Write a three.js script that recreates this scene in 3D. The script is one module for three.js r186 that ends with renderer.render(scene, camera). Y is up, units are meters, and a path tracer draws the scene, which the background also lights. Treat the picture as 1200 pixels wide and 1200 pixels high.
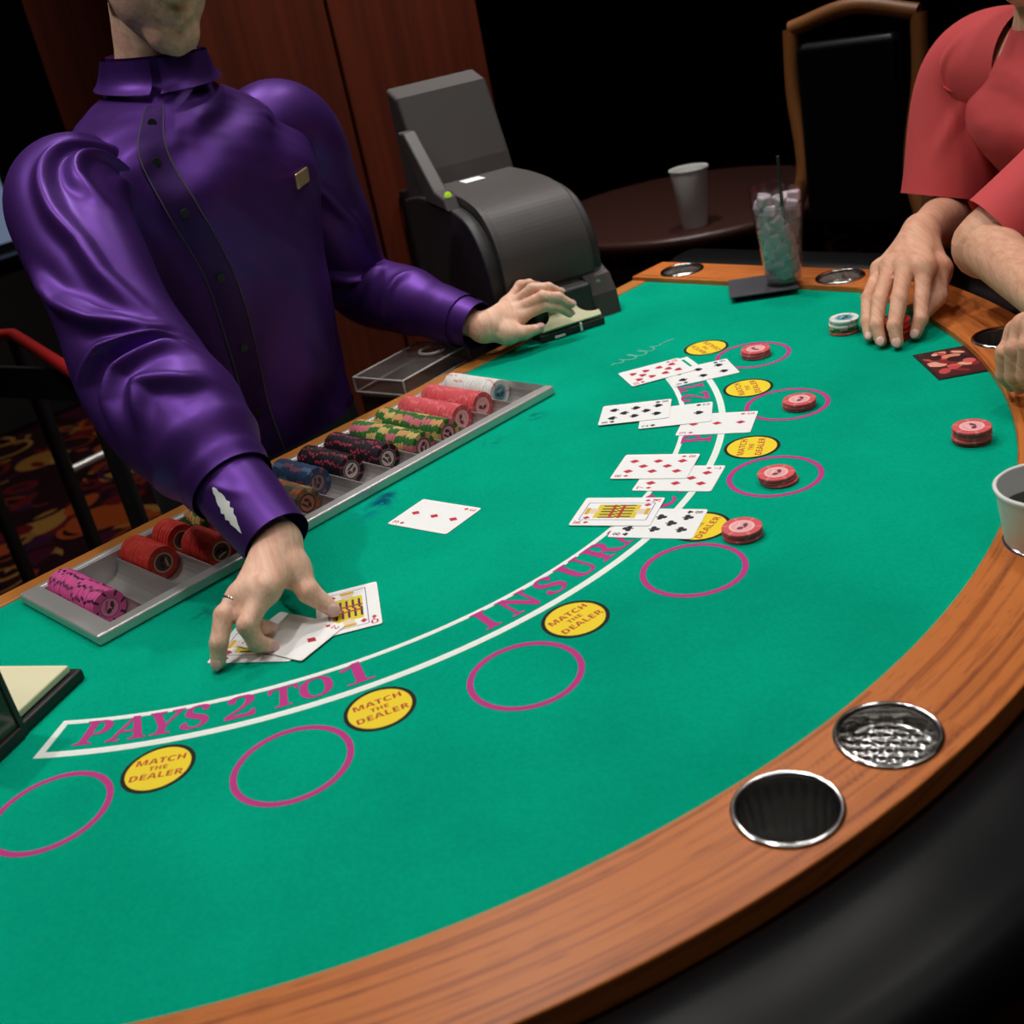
import * as THREE from 'three';
import { mergeGeometries, mergeVertices } from 'three/addons/utils/BufferGeometryUtils.js';
import { RoundedBoxGeometry } from 'three/addons/geometries/RoundedBoxGeometry.js';
import { MarchingCubes } from 'three/addons/objects/MarchingCubes.js';
import { RectAreaLightUniformsLib } from 'three/addons/lights/RectAreaLightUniformsLib.js';
import { FontLoader } from 'three/addons/loaders/FontLoader.js';

// ---------------------------------------------------------------- camera, light, exposure
const scene = new THREE.Scene();
const renderer = new THREE.WebGLRenderer({ antialias: true });
renderer.toneMapping = THREE.LinearToneMapping;
renderer.toneMappingExposure = 0.146;
renderer.shadowMap.enabled = true;
scene.background = new THREE.Color(0x000000);
const camera = new THREE.PerspectiveCamera(47.836, 1, 0.05, 60);
camera.position.set(-0.705, 1.482, 1.264);                      // a hand-held camera behind the players' rail
camera.rotation.set(-0.43686, -40.95 * Math.PI / 180, -0.2089, 'YXZ');
camera.focus = 1.3;
camera.userData.fStop = 7;
scene.add(camera);
// ceiling downlights: [x, z, candela, aim x, aim z]
const DOWNLIGHTS = [
  [-0.75, -0.45, 30, -0.35, 0.2], [0.62, -0.55, 30, 0.4, 0.2], [1.35, -0.25, 22, 0.9, 0.3],
  [-0.05, 0.25, 20, -0.05, 0.4], [0.85, 0.75, 14, 0.7, 0.6], [-1.0, 0.7, 9, -0.6, 0.6], [0.25, 1.25, 6, 0.2, 0.8], [-0.45, 1.75, 14, -0.15, 0.93],
  [1.2, -0.5, 48, 1.1, -1.1], [0.9, -2.6, 46, 0.9, -2.9], [0.3, -1.9, 24, 0.5, -2.2], [2.1, -0.6, 26, 1.8, -0.6],
];
const STRIPS = [[-0.2, 1.75, 1.5, 0.1], [-0.9, 1.2, 0.1, 1.2], [0.9, 1.6, 1.2, 0.1], [0.3, -0.7, 1.6, 0.1]];      // ceiling light strips: [x, z, width, depth]
const LAMP_COLOR = new THREE.Color(1.0, 0.97, 0.925);

// ---------------------------------------------------------------- helpers
const V = (x, y, z) => new THREE.Vector3(x, y, z);
const RAD = Math.PI / 180, CAM = camera.position, TH = 0.95;
let seed = 7;
const rnd = () => { seed = (seed + 0x6d2b79f5) | 0; let t = Math.imul(seed ^ (seed >>> 15), 1 | seed); t = (t + Math.imul(t ^ (t >>> 7), 61 | t)) ^ t; return ((t ^ (t >>> 14)) >>> 0) / 4294967296; };
const hash = (x, y) => { let h = Math.imul(x | 0, 374761393) + Math.imul(y | 0, 668265263); h = Math.imul(h ^ (h >>> 13), 1274126177); return ((h ^ (h >>> 16)) >>> 0) / 4294967296; };
function vnoise(x, y) {
  const xi = Math.floor(x), yi = Math.floor(y); let fx = x - xi, fy = y - yi;
  fx = fx * fx * (3 - 2 * fx); fy = fy * fy * (3 - 2 * fy);
  const a = hash(xi, yi), b = hash(xi + 1, yi), c = hash(xi, yi + 1), d = hash(xi + 1, yi + 1);
  return a + (b - a) * fx + (c - a) * fy + (a - b - c + d) * fx * fy;
}
const fbm = (x, y, n = 4) => { let s = 0, a = 0.5, t = 0; for (let i = 0; i < n; i++) { s += a * vnoise(x, y); t += a; a *= 0.5; x = x * 2.03 + 17.1; y = y * 2.03 + 5.3; } return s / t; };
const clamp = (x, a = 0, b = 1) => Math.min(b, Math.max(a, x)), mix = (a, b, t) => a + (b - a) * t;
const smooth = (a, b, x) => { const t = clamp((x - a) / (b - a)); return t * t * (3 - 2 * t); };
const names = {};
const numbered = (n) => { const k = names[n] = (names[n] ?? -1) + 1; return k ? n + '_' + String(k).padStart(3, '0') : n; };
function tag(o, label, category, group) { o.userData.label = label; if (category) o.userData.category = category; if (group) o.userData.group = group; return o; }
function shadows(o) { o.traverse((c) => { if (c.isMesh) { c.castShadow = true; c.receiveShadow = true; } }); return o; }
function thing(name, label, category, [x, y, z] = [0, 0, 0], turn = 0, group) {
  const o = new THREE.Group(); o.name = numbered(name); o.position.set(x, y, z); o.rotation.y = turn; scene.add(o);
  return tag(o, label, category, group);
}
function mesh(name, geo, mat, parent, label) {
  const m = new THREE.Mesh(Array.isArray(geo) ? merge(geo) : geo, mat);
  m.castShadow = m.receiveShadow = true;
  m.name = parent ? name : numbered(name);
  (parent ?? scene).add(m);
  if (label) m.userData.label = label;
  return m;
}
function struct(name, geo, mat) { const m = mesh(name, geo, mat); m.userData.kind = 'structure'; return m; }
function merge(list) {
  const flat = list.map((g) => { let h = g.index ? g.toNonIndexed() : g.clone(); for (const k of Object.keys(h.attributes)) if (!['position', 'normal', 'uv'].includes(k)) h.deleteAttribute(k); return h; });
  return mergeGeometries(flat);
}
const box = (w, h, d, x = 0, y = 0, z = 0, r = 0.004) => { const g = new RoundedBoxGeometry(w, h, d, 2, Math.min(r, w / 2.1, h / 2.1, d / 2.1)); g.translate(x, y, z); return g; };
const cyl = (r0, r1, h, x = 0, y = 0, z = 0, n = 32) => { const g = new THREE.CylinderGeometry(r1, r0, h, n); g.translate(x, y + h / 2, z); return g; };
const lathe = (pts, n = 48) => new THREE.LatheGeometry(pts.map(([x, y]) => new THREE.Vector2(x, y)), n);
function rod(a, b, r, n = 12) { const d = b.clone().sub(a), g = new THREE.CylinderGeometry(r, r, d.length(), n); g.applyQuaternion(new THREE.Quaternion().setFromUnitVectors(V(0, 1, 0), d.clone().normalize())); g.translate((a.x + b.x) / 2, (a.y + b.y) / 2, (a.z + b.z) / 2); return g; }
const tubePath = (pts, r, n = 40, m = 10) => new THREE.TubeGeometry(new THREE.CatmullRomCurve3(pts), n, r, m);
function flatShape(shape, depth, top, curve = 24, bevel = 0) {   // a plan outline (x, z), its upper face at height top
  const g = new THREE.ExtrudeGeometry(shape, { depth: depth - 2 * bevel, bevelEnabled: bevel > 0, bevelSize: bevel, bevelThickness: bevel, bevelOffset: -bevel, bevelSegments: 3, curveSegments: curve });
  g.rotateX(Math.PI / 2); g.translate(0, top - bevel, 0); return g;
}
const M = (color, o = {}) => { const m = new THREE.MeshPhysicalMaterial({ roughness: 0.6, ...o }); if (Array.isArray(color)) m.color.setRGB(...color); else m.color.set(color); return m; };
function dataTexture(w, h, f, srgb = true, wrap = THREE.RepeatWrapping) {
  const d = new Uint8Array(w * h * 4);
  for (let y = 0; y < h; y++) for (let x = 0; x < w; x++) { const c = f(x / w, y / h), i = (y * w + x) * 4; d[i] = clamp(c[0], 0, 255); d[i + 1] = clamp(c[1], 0, 255); d[i + 2] = clamp(c[2], 0, 255); d[i + 3] = 255; }
  const t = new THREE.DataTexture(d, w, h); t.magFilter = THREE.LinearFilter; t.wrapS = t.wrapT = wrap; if (srgb) t.colorSpace = THREE.SRGBColorSpace; t.needsUpdate = true; return t;
}
function canvasTexture(w, h, draw) {
  const c = document.createElement('canvas'); c.width = w; c.height = h; const x = c.getContext('2d'); draw(x, w, h);
  const t = new THREE.CanvasTexture(c); t.colorSpace = THREE.SRGBColorSpace; t.wrapS = t.wrapT = THREE.ClampToEdgeWrapping; return t;
}
// signed distance fields -> one closed surface
const smin = (a, b, k) => { const h = Math.max(k - Math.abs(a - b), 0) / k; return Math.min(a, b) - h * h * k * 0.25; };
function cap(px, py, pz, a, b, ra, rb) {
  const bx = b.x - a.x, by = b.y - a.y, bz = b.z - a.z, qx = px - a.x, qy = py - a.y, qz = pz - a.z;
  const t = clamp((qx * bx + qy * by + qz * bz) / (bx * bx + by * by + bz * bz));
  const dx = qx - bx * t, dy = qy - by * t, dz = qz - bz * t;
  return Math.sqrt(dx * dx + dy * dy + dz * dz) - (ra + (rb - ra) * t);
}
const ell = (px, py, pz, c, r) => { const x = (px - c.x) / r.x, y = (py - c.y) / r.y, z = (pz - c.z) / r.z, k = Math.sqrt(x * x + y * y + z * z); return (k - 1) * Math.min(r.x, r.y, r.z); };
function sdfMesh(f, lo, hi, cell) {
  const half = Math.max(hi.x - lo.x, hi.y - lo.y, hi.z - lo.z) / 2 + 2 * cell, n = Math.ceil(2 * half / cell) + 2;
  const cx = (lo.x + hi.x) / 2, cy = (lo.y + hi.y) / 2, cz = (lo.z + hi.z) / 2;
  const mc = new MarchingCubes(n, new THREE.MeshStandardMaterial(), false, false, 400000);
  mc.isolation = 0;
  const s = n / 2, at = (i) => (i - s) / s * half;
  for (let k = 0; k < n; k++) { const z = cz + at(k), zo = z < lo.z - 2 * cell || z > hi.z + 2 * cell; for (let j = 0; j < n; j++) { const y = cy + at(j), yo = y < lo.y - 2 * cell || y > hi.y + 2 * cell; for (let i = 0; i < n; i++) { const x = cx + at(i); mc.field[i + j * n + k * n * n] = zo || yo || x < lo.x - 2 * cell || x > hi.x + 2 * cell ? -1 : -f(x, y, z); } } }
  mc.update();
  const c = mc.count ?? mc.geometry.drawRange.count, p = new Float32Array(c * 3);
  for (let i = 0; i < c; i++) { p[i * 3] = cx + mc.positionArray[i * 3] * half; p[i * 3 + 1] = cy + mc.positionArray[i * 3 + 1] * half; p[i * 3 + 2] = cz + mc.positionArray[i * 3 + 2] * half; }
  let g = new THREE.BufferGeometry(); g.setAttribute('position', new THREE.BufferAttribute(p, 3));
  g = mergeVertices(g, 1e-5);
  const P = g.attributes.position, I = g.index; let vol = 0; const a = V(), b = V(), d = V();
  for (let i = 0; i < I.count; i += 3) { a.fromBufferAttribute(P, I.getX(i)); b.fromBufferAttribute(P, I.getX(i + 1)); d.fromBufferAttribute(P, I.getX(i + 2)); vol += a.dot(b.cross(d)); }
  if (vol < 0) for (let i = 0; i < I.count; i += 3) { const t = I.getX(i); I.setX(i, I.getX(i + 1)); I.setX(i + 1, t); }
  g.computeVertexNormals();
  const uv = new Float32Array(P.count * 2); for (let i = 0; i < P.count; i++) { uv[i * 2] = P.getX(i) + 0.5 * P.getZ(i); uv[i * 2 + 1] = P.getY(i) + 0.5 * P.getZ(i); }
  g.setAttribute('uv', new THREE.BufferAttribute(uv, 2));
  return g;
}
function grid(nu, nv, f, closeV = true) {       // f(u, v) -> Vector3, v runs round
  const p = [], uv = [], idx = [], w = nv + 1;
  for (let i = 0; i <= nu; i++) for (let j = 0; j <= nv; j++) { const q = f(i / nu, (closeV && j === nv ? 0 : j) / nv); p.push(q.x, q.y, q.z); uv.push(i / nu, j / nv); }
  for (let i = 0; i < nu; i++) for (let j = 0; j < nv; j++) { const a = i * w + j; idx.push(a, a + 1, a + w, a + 1, a + w + 1, a + w); }
  const g = new THREE.BufferGeometry(); g.setAttribute('position', new THREE.Float32BufferAttribute(p, 3)); g.setAttribute('uv', new THREE.Float32BufferAttribute(uv, 2)); g.setIndex(idx); g.computeVertexNormals();
  if (closeV) { const N = g.attributes.normal; for (let i = 0; i <= nu; i++) { const a = i * w, b = a + nv, n = V(N.getX(a) + N.getX(b), N.getY(a) + N.getY(b), N.getZ(a) + N.getZ(b)).normalize(); N.setXYZ(a, n.x, n.y, n.z); N.setXYZ(b, n.x, n.y, n.z); } }
  return g;
}
// cloth folds: ridges are polylines of [t, s] along and across a tube; s = -1 .. 1 is the half that faces outward
function foldField(ridges) {
  return (t, phi, L, r) => {
    let d = 0;
    for (const { p, a, w } of ridges) {
      let m = 1e9, at = 0; const n = p.length - 1;
      for (let i = 0; i < n; i++) {
        const ax = p[i][0] * L, ay = -Math.asin(clamp(p[i][1], -1, 1)) * r, bx = p[i + 1][0] * L, by = -Math.asin(clamp(p[i + 1][1], -1, 1)) * r, x = t * L - ax, y = phi * r - ay, ex = bx - ax, ey = by - ay;
        const k = clamp((x * ex + y * ey) / (ex * ex + ey * ey)), q = (x - ex * k) ** 2 + (y - ey * k) ** 2; if (q < m) { m = q; at = (i + k) / n; }
      }
      d += a * (0.1 + 0.9 * smooth(0, 0.3, at) * smooth(1, 0.7, at)) * (Math.exp(-m / (w * w)) - 0.4 * Math.exp(-m / (6 * w * w)));
    }
    return d;
  };
}
function clothTube(pts, radii, folds, nu = 150, nv = 96, face = CAM) {   // radii: [[t, r], ...]
  const curve = new THREE.CatmullRomCurve3(pts, false, 'centripetal'), L = curve.getLength();
  const R = (t) => { for (let i = 0; i + 1 < radii.length; i++) if (t <= radii[i + 1][0]) return mix(radii[i][1], radii[i + 1][1], smooth(radii[i][0], radii[i + 1][0], t)); return radii[radii.length - 1][1]; };
  const centre = (t) => curve.getPointAt(clamp(t)), frame = (t) => { const T = curve.getTangentAt(clamp(t)), p = centre(t), C = face.clone().sub(p); C.addScaledVector(T, -C.dot(T)).normalize(); return { p, T, C, B: T.clone().cross(C) }; };
  const point = (t, phi, lift = 0) => { const { p, C, B } = frame(t), r = R(t) + (folds ? folds(t, phi, L, R(t)) : 0) + lift; return p.clone().addScaledVector(C, Math.cos(phi) * r).addScaledVector(B, Math.sin(phi) * r); };
  return { geo: grid(nu, nv, (u, v) => point(u, (v - 0.5) * 2 * Math.PI)), point, frame };
}
function loft(rings, nu, nv, disp) {       // rings: {c, u, v, a, b, n}: centre, width and depth axes, half sizes, squareness
  const N = rings.length - 1, cr = (f, t) => { const i = Math.min(N - 1, Math.floor(t)), k = t - i, p0 = f(rings[Math.max(0, i - 1)]), p1 = f(rings[i]), p2 = f(rings[i + 1]), p3 = f(rings[Math.min(N, i + 2)]); return 0.5 * (2 * p1 + (p2 - p0) * k + (2 * p0 - 5 * p1 + 4 * p2 - p3) * k * k + (3 * p1 - p0 - 3 * p2 + p3) * k * k * k); };
  const vec = (key, t) => V(cr((r) => r[key].x, t), cr((r) => r[key].y, t), cr((r) => r[key].z, t));
  const point = (s, ang, lift = 0) => {
    const t = s * N, c = vec('c', t), u = vec('u', t).normalize(), v = vec('v', t).normalize(), e = 2 / cr((r) => r.n ?? 2, t), cs = Math.cos(ang), sn = Math.sin(ang), d = (disp ? disp(s, ang) : 0) + lift;
    return c.addScaledVector(u, Math.sign(cs) * Math.abs(cs) ** e * (cr((r) => r.a, t) + d)).addScaledVector(v, Math.sign(sn) * Math.abs(sn) ** e * (cr((r) => r.b, t) + d));
  };
  return { geo: grid(nu, nv, (s, k) => point(s, -k * 2 * Math.PI)), point };
}

// ---------------------------------------------------------------- materials
const feltTex = dataTexture(1024, 1024, (u, v) => {
  const x = u * 2 - 1, z = v * 2 - 0.9, n = fbm(x * 9 + 40, z * 9 + 40, 5) - 0.5, f = hash(u * 1024 * 3, v * 1024 * 7) - 0.5;
  let k = 1 + n * 0.16 + f * 0.07; const c = [3 * k, 160 * k, 128 * k];
  for (const [sx, sz, r, cr, cg, cb, a] of [[-0.004, 0.23, 0.013, 16, 50, 96, 0.85], [0.012, 0.222, 0.009, 20, 40, 90, 0.7], [-0.03, 0.236, 0.013, 5, 110, 140, 0.7], [0.178, 0.235, 0.012, 10, 85, 78, 0.6], [0.262, 0.231, 0.012, 16, 78, 84, 0.6], [-0.264, 0.251, 0.012, 12, 70, 60, 0.5]]) {
    const dx = x - sx, dz = z - sz, w = Math.exp(-(dx * dx + dz * dz) / (r * r)) * a * smooth(0.28, 0.62, fbm(x * 120, z * 120, 2));
    c[0] = mix(c[0], cr, w); c[1] = mix(c[1], cg, w); c[2] = mix(c[2], cb, w);
  }
  return c;
}, true, THREE.ClampToEdgeWrapping);
feltTex.repeat.set(0.5, 0.5); feltTex.offset.set(0.5, 0.45);
const oak = (along, across, seedv) => {
  const w = across + 0.006 * (fbm(along * 3, across * 20 + seedv, 3) - 0.5);
  const g = fbm(along * 4 + seedv, w * 260, 4), pore = vnoise(along * 34, w * 900 + seedv), band = fbm(along * 1.6 + seedv * 3, w * 46, 3);
  const dark = smooth(0.5, 0.75, g) * 0.4 + smooth(0.72, 0.95, pore) * 0.32 + smooth(0.5, 0.75, band) * 0.2;
  return [mix(200, 104, dark), mix(114, 42, dark), mix(52, 14, dark)];
};
const railTex = dataTexture(2048, 2048, (u, v) => {
  const x = u * 2.2 - 1.1, z = v * 2.2 - 1.1, R = Math.hypot(x, z);
  if (Math.abs(x) > 0.79 && z < 0.42) return oak(z, x, 9);
  if (R < 0.86 || R > 1.02) return oak(x, z, 2);
  const th = Math.atan2(z, x), k = Math.floor((th + 0.2) / 0.62);
  return oak(th * 0.94, R + k * 0.37, k * 5.1);
}, true, THREE.ClampToEdgeWrapping);
railTex.repeat.set(1 / 2.2, 1 / 2.2); railTex.offset.set(0.5, 0.5);
const carpetTex = canvasTexture(1024, 1024, (x, w) => {
  x.fillStyle = '#1c090d'; x.fillRect(0, 0, w, w);
  const cols = ['#4a1012', '#5e2412', '#6e4a1e', '#281026', '#54161a', '#7a3414', '#330c1c', '#1c090d', '#24101a', '#7c5828'];
  for (let i = 0; i < 260; i++) {
    const cx = rnd() * w, cy = rnd() * w, r = 18 + rnd() * 62, a = rnd() * 6.3, e = 0.35 + rnd() * 0.6; x.fillStyle = x.strokeStyle = cols[Math.floor(rnd() * cols.length)]; x.lineWidth = 8 + rnd() * 14;
    for (const ox of [-w, 0, w]) for (const oy of [-w, 0, w]) { x.beginPath(); x.ellipse(cx + ox, cy + oy, r, r * e, a, 0, i % 3 ? 6.3 : 3.6); i % 3 === 1 ? x.fill() : x.stroke(); }
  }
});
carpetTex.wrapS = carpetTex.wrapT = THREE.RepeatWrapping; carpetTex.repeat.set(0.55, 0.55);
const skinTex = (r, g, b) => { const t = dataTexture(256, 256, (u, v) => { const n = fbm(u * 16, v * 16, 4) - 0.5, k = fbm(u * 60 + 9, v * 60, 2) - 0.5; return [r * (1 + n * 0.12 + k * 0.07), g * (1 + n * 0.26 + k * 0.12), b * (1 + n * 0.3 + k * 0.14)]; }); t.repeat.set(9, 9); return t; };
const mahoganyTex = dataTexture(512, 512, (u, v) => { const g = fbm(u * 26, v * 2.2, 4), k = 0.75 + 0.5 * g; return [98 * k, 40 * k, 22 * k]; });
const mat = {
  felt: M(0xffffff, { map: feltTex, roughness: 0.95, specularIntensity: 0.05 }),
  oak: M(0xffffff, { map: railTex, roughness: 0.38, specularIntensity: 0.6 }),
  edgeOak: M(0xb8732f, { roughness: 0.45 }),
  vinyl: M([0.003, 0.003, 0.0035], { roughness: 0.34, specularIntensity: 0.28 }),
  black: M([0.012, 0.012, 0.012], { roughness: 0.5 }),
  blackMetal: M([0.012, 0.011, 0.011], { roughness: 0.5 }),
  whitePrint: M([0.83, 0.92, 0.86], { roughness: 0.9 }),
  magentaPrint: M([0.5, 0.03, 0.235], { roughness: 0.9 }),
  chrome: M([0.78, 0.76, 0.74], { metalness: 1, roughness: 0.12 }),
  brushed: M([0.85, 0.82, 0.76], { metalness: 1, roughness: 0.26 }),
  steel: M([0.6, 0.585, 0.57], { metalness: 0.55, roughness: 0.34 }),
  trough: M([0.42, 0.4, 0.385], { metalness: 0.6, roughness: 0.36 }),
  hole: M([0.01, 0.01, 0.01], { roughness: 0.7 }),
  satin: M([0.085, 0.026, 0.2], { metalness: 0.62, roughness: 0.44, specularIntensity: 0.4 }),
  satinDark: M([0.05, 0.018, 0.11], { metalness: 0.6, roughness: 0.5, specularIntensity: 0.3 }),
  trousers: M([0.012, 0.012, 0.015], { roughness: 0.85 }),
  skin: M(0xffffff, { map: skinTex(240, 190, 164), roughness: 0.5, specularIntensity: 0.5, sheen: 0.15, sheenColor: new THREE.Color(0.9, 0.4, 0.3), sheenRoughness: 0.5 }),
  skinTan: M(0xffffff, { map: skinTex(222, 166, 138), roughness: 0.52, specularIntensity: 0.5 }),
  nail: M([0.74, 0.46, 0.4], { roughness: 0.28 }),
  hair: M([0.03, 0.018, 0.012], { roughness: 0.6 }),
  eye: M([0.75, 0.73, 0.7], { roughness: 0.25 }),
  polo: M([0.62, 0.065, 0.07], { roughness: 0.85, sheen: 0.4, sheenRoughness: 0.6, sheenColor: new THREE.Color(0.8, 0.25, 0.25) }),
  jeans: M([0.03, 0.04, 0.08], { roughness: 0.9 }),
  silver: M([0.8, 0.8, 0.8], { metalness: 1, roughness: 0.2 }),
  gold: M([0.75, 0.55, 0.26], { metalness: 0.8, roughness: 0.35 }),
  machine: M([0.062, 0.054, 0.053], { roughness: 0.5, specularIntensity: 0.6 }),
  machineDark: M([0.018, 0.017, 0.018], { roughness: 0.55 }),
  cream: M([0.82, 0.76, 0.5], { roughness: 0.6 }),
  white: M([0.82, 0.82, 0.82], { roughness: 0.6 }),
  paperCup: M([0.8, 0.8, 0.77], { roughness: 0.7 }),
  coffee: M([0.012, 0.006, 0.004], { roughness: 0.1 }),
  glass: M([0.96, 0.96, 0.97], { transmission: 1, thickness: 0, roughness: 0.04 }),
  ice: M([0.6, 0.47, 0.53], { transmission: 0.2, thickness: 0, roughness: 0.25 }),
  water: M([0.9, 0.85, 0.87], { transmission: 0.85, thickness: 0, roughness: 0.15 }),
  acrylic: M([0.9, 0.88, 0.86], { transmission: 0.96, thickness: 0, roughness: 0.05, specularIntensity: 0.25 }),
  smoked: M([0.16, 0.11, 0.06], { transmission: 0.75, thickness: 0, roughness: 0.12 }),
  darkWood: M([0.05, 0.02, 0.012], { roughness: 0.5 }),
  mahogany: M(0xffffff, { map: mahoganyTex, roughness: 0.45 }),
  napkin: M([0.05, 0.047, 0.058], { roughness: 0.9 }),
  redVinyl: M([0.4, 0.015, 0.015], { roughness: 0.4 }),
  amberWood: M([0.28, 0.1, 0.025], { roughness: 0.45 }),
  carpet: M([1, 1, 1], { map: carpetTex, roughness: 1, specularIntensity: 0.1 }),
  wallPaint: M([0.022, 0.018, 0.016], { roughness: 0.9 }),
  ceiling: M([0.4, 0.37, 0.33], { roughness: 0.95 }),
  trim: M([0.03, 0.014, 0.008], { roughness: 0.5 }),
};

// ---------------------------------------------------------------- the room
struct('floor', box(10.4, 0.1, 9.4, 1, -0.05, 0, 0.001), mat.carpet);
{ const f = scene.children[scene.children.length - 1].geometry, p = f.attributes.position, uv = f.attributes.uv; for (let i = 0; i < p.count; i++) uv.setXY(i, p.getX(i), p.getZ(i)); }
struct('ceiling', box(10.4, 0.1, 9.4, 1, 3.05, 0, 0.001), mat.ceiling);
struct('wall_back', box(10.4, 3, 0.1, 1, 1.5, -4.65, 0.001), mat.wallPaint);
struct('wall_front', box(10.4, 3, 0.1, 1, 1.5, 4.65, 0.001), mat.wallPaint);
struct('wall_left', box(0.1, 3, 9.2, -4.15, 1.5, 0, 0.001), mat.wallPaint);
struct('wall_right', box(0.1, 3, 9.2, 6.15, 1.5, 0, 0.001), mat.wallPaint);
struct('baseboard_back', box(10.2, 0.14, 0.02, 1, 0.07, -4.59, 0.004), mat.trim);
struct('baseboard_right', box(0.02, 0.14, 9.1, 6.09, 0.07, 0, 0.004), mat.trim);
DOWNLIGHTS.forEach(([x, z, cd, ax, az], i) => {
  const t = thing('ceiling_downlight', 'round recessed ceiling downlight above the card table', 'light', [x, 3.0, z], 0, 'ceiling downlights over the table');
  mesh('trim_ring', lathe([[0.055, 0], [0.075, 0], [0.078, -0.006], [0.06, -0.01], [0.055, -0.006], [0.055, 0]], 32), mat.white, t);
  mesh('lens', cyl(0.055, 0.055, 0.004, 0, -0.006, 0), new THREE.MeshStandardMaterial({ color: 0xffffff, emissive: LAMP_COLOR, emissiveIntensity: 30 }), t);
  const s = new THREE.SpotLight(LAMP_COLOR, cd, 0, 40 * RAD, 0.55, 2);
  s.name = 'downlight_beam_' + i; s.castShadow = true; s.shadow.radius = 2.7; s.position.set(0, -0.02, 0); t.add(s);
  s.target.position.set(ax - x, TH - 3, az - z); s.target.name = 'downlight_aim_' + i; t.add(s.target);
});

RectAreaLightUniformsLib.init();
STRIPS.forEach(([x, z, w, d], i) => {
  const t = thing('ceiling_light_strip', 'long narrow light strip set into the dark ceiling', 'light', [x, 2.995, z], 0, 'ceiling light strips');
  mesh('housing', box(w + 0.05, 0.03, d + 0.05, 0, -0.01, 0, 0.004), mat.white, t);
  mesh('diffuser', box(w, 0.008, d, 0, -0.026, 0, 0.002), new THREE.MeshStandardMaterial({ color: 0xffffff, emissive: LAMP_COLOR, emissiveIntensity: 12 }), t);
  const l = new THREE.RectAreaLight(LAMP_COLOR, 12, w, d); l.name = 'strip_glow_' + i; l.rotation.x = -Math.PI / 2; l.position.y = -0.034; t.add(l);
});

// ---------------------------------------------------------------- the card table
const table = thing('card_table', 'half-round casino card table with green felt and oak rail', 'table', [0, 0, 0]);
const RI = 0.893, RO = 0.982, XI = 0.8, XO = 0.886, RA = 1.105, XA = 0.99;
function dShape(R, X, z0) {        // half disc cut off straight at both ends
  const s = new THREE.Shape(), a0 = Math.acos(X / R);
  s.moveTo(-X, z0); s.lineTo(X, z0); s.lineTo(X, Math.sqrt(R * R - X * X)); s.absarc(0, 0, R, a0, Math.PI - a0, false); s.lineTo(-X, z0); return s;
}
const rectHole = (x0, z0, x1, z1) => { const h = new THREE.Path(); h.moveTo(x0, z0); h.lineTo(x0, z1); h.lineTo(x1, z1); h.lineTo(x1, z0); h.closePath(); return h; };
const TX0 = -0.357, TX1 = 0.33, TZ0 = 0.016, TZ1 = 0.206;      // chip tray outline
const CUPS = [[103.5, 'deep'], [97.3, 'perforated'], [78.7, 'deep'], [46.8, 'deep'], [22.4, 'perforated', 0.843, 0.345], [3, 'perforated', 0.843, 0.045]];
const cupAt = ([a, , x, z]) => x ? [x, z] : [0.936 * Math.cos(a * RAD), 0.936 * Math.sin(a * RAD)];
const slab = dShape(RO - 0.002, XO - 0.002, -0.028); slab.holes.push(rectHole(TX0 + 0.012, TZ0 + 0.009, TX1 - 0.0006, TZ1 - 0.012));
for (const c of CUPS) { const [x, z] = cupAt(c), h = new THREE.Path(); h.absarc(x, z, 0.0345, 0, 6.2832, true); slab.holes.push(h); }
mesh('tabletop', flatShape(slab, 0.04, TH - 0.004, 96), mat.darkWood, table);
const feltS = dShape(RI + 0.004, XI + 0.004, 0); feltS.holes.push(rectHole(TX0 + 0.012, TZ0 + 0.009, TX1 - 0.0006, TZ1 - 0.012));
const felt = mesh('felt', flatShape(feltS, 0.004, TH, 96), mat.felt, table, 'green printed playing felt');
// printing on the felt, each mark a thin layer of its own
const arcPt = (R, deg) => V(R * Math.cos(deg * RAD), TH, R * Math.sin(deg * RAD));
function band(R0, R1, a0, a1, n, y) { const s = new THREE.Shape(); s.absarc(0, 0, R1, a0 * RAD, a1 * RAD, false); s.absarc(0, 0, R0, a1 * RAD, a0 * RAD, true); return flatShape(s, 0.0003, y, n); }
const INK = TH + 0.0002, A0 = 31, A1 = 146;
mesh('insurance_line', [band(0.5335, 0.5395, A0, A1, 120, INK), band(0.579, 0.587, A0, A1, 120, INK), band(0.5394, 0.5791, A1 - 0.75, A1, 4, INK), band(0.5394, 0.5791, A0, A0 + 0.75, 4, INK)], mat.whitePrint, felt, 'white double arc framing the insurance lettering');
const betSpots = [140.84, 123.65, 105.96, 87.98, 70.47, 53.22, 36.34].map((a) => arcPt(0.66, a));
for (const p of betSpots) { const g = new THREE.RingGeometry(0.0447, 0.0503, 72, 1); g.rotateX(-Math.PI / 2); g.translate(p.x, INK, p.z); mesh('betting_circle', g, mat.magentaPrint, felt); }
const spotTex = canvasTexture(512, 512, (x, w) => {
  x.fillStyle = '#10130c'; x.beginPath(); x.arc(256, 256, 256, 0, 6.3); x.fill();
  x.fillStyle = '#f4d62c'; x.beginPath(); x.arc(256, 256, 226, 0, 6.3); x.fill();
  x.fillStyle = '#b8452c'; x.textAlign = 'center'; x.textBaseline = 'middle';
  x.save(); x.scale(1.25, 1); x.font = 'bold 84px sans-serif'; x.fillText('MATCH', 205, 168); x.font = 'bold 60px sans-serif'; x.fillText('THE', 205, 250); x.font = 'bold 84px sans-serif'; x.fillText('DEALER', 205, 332, 330); x.restore();
});
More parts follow.
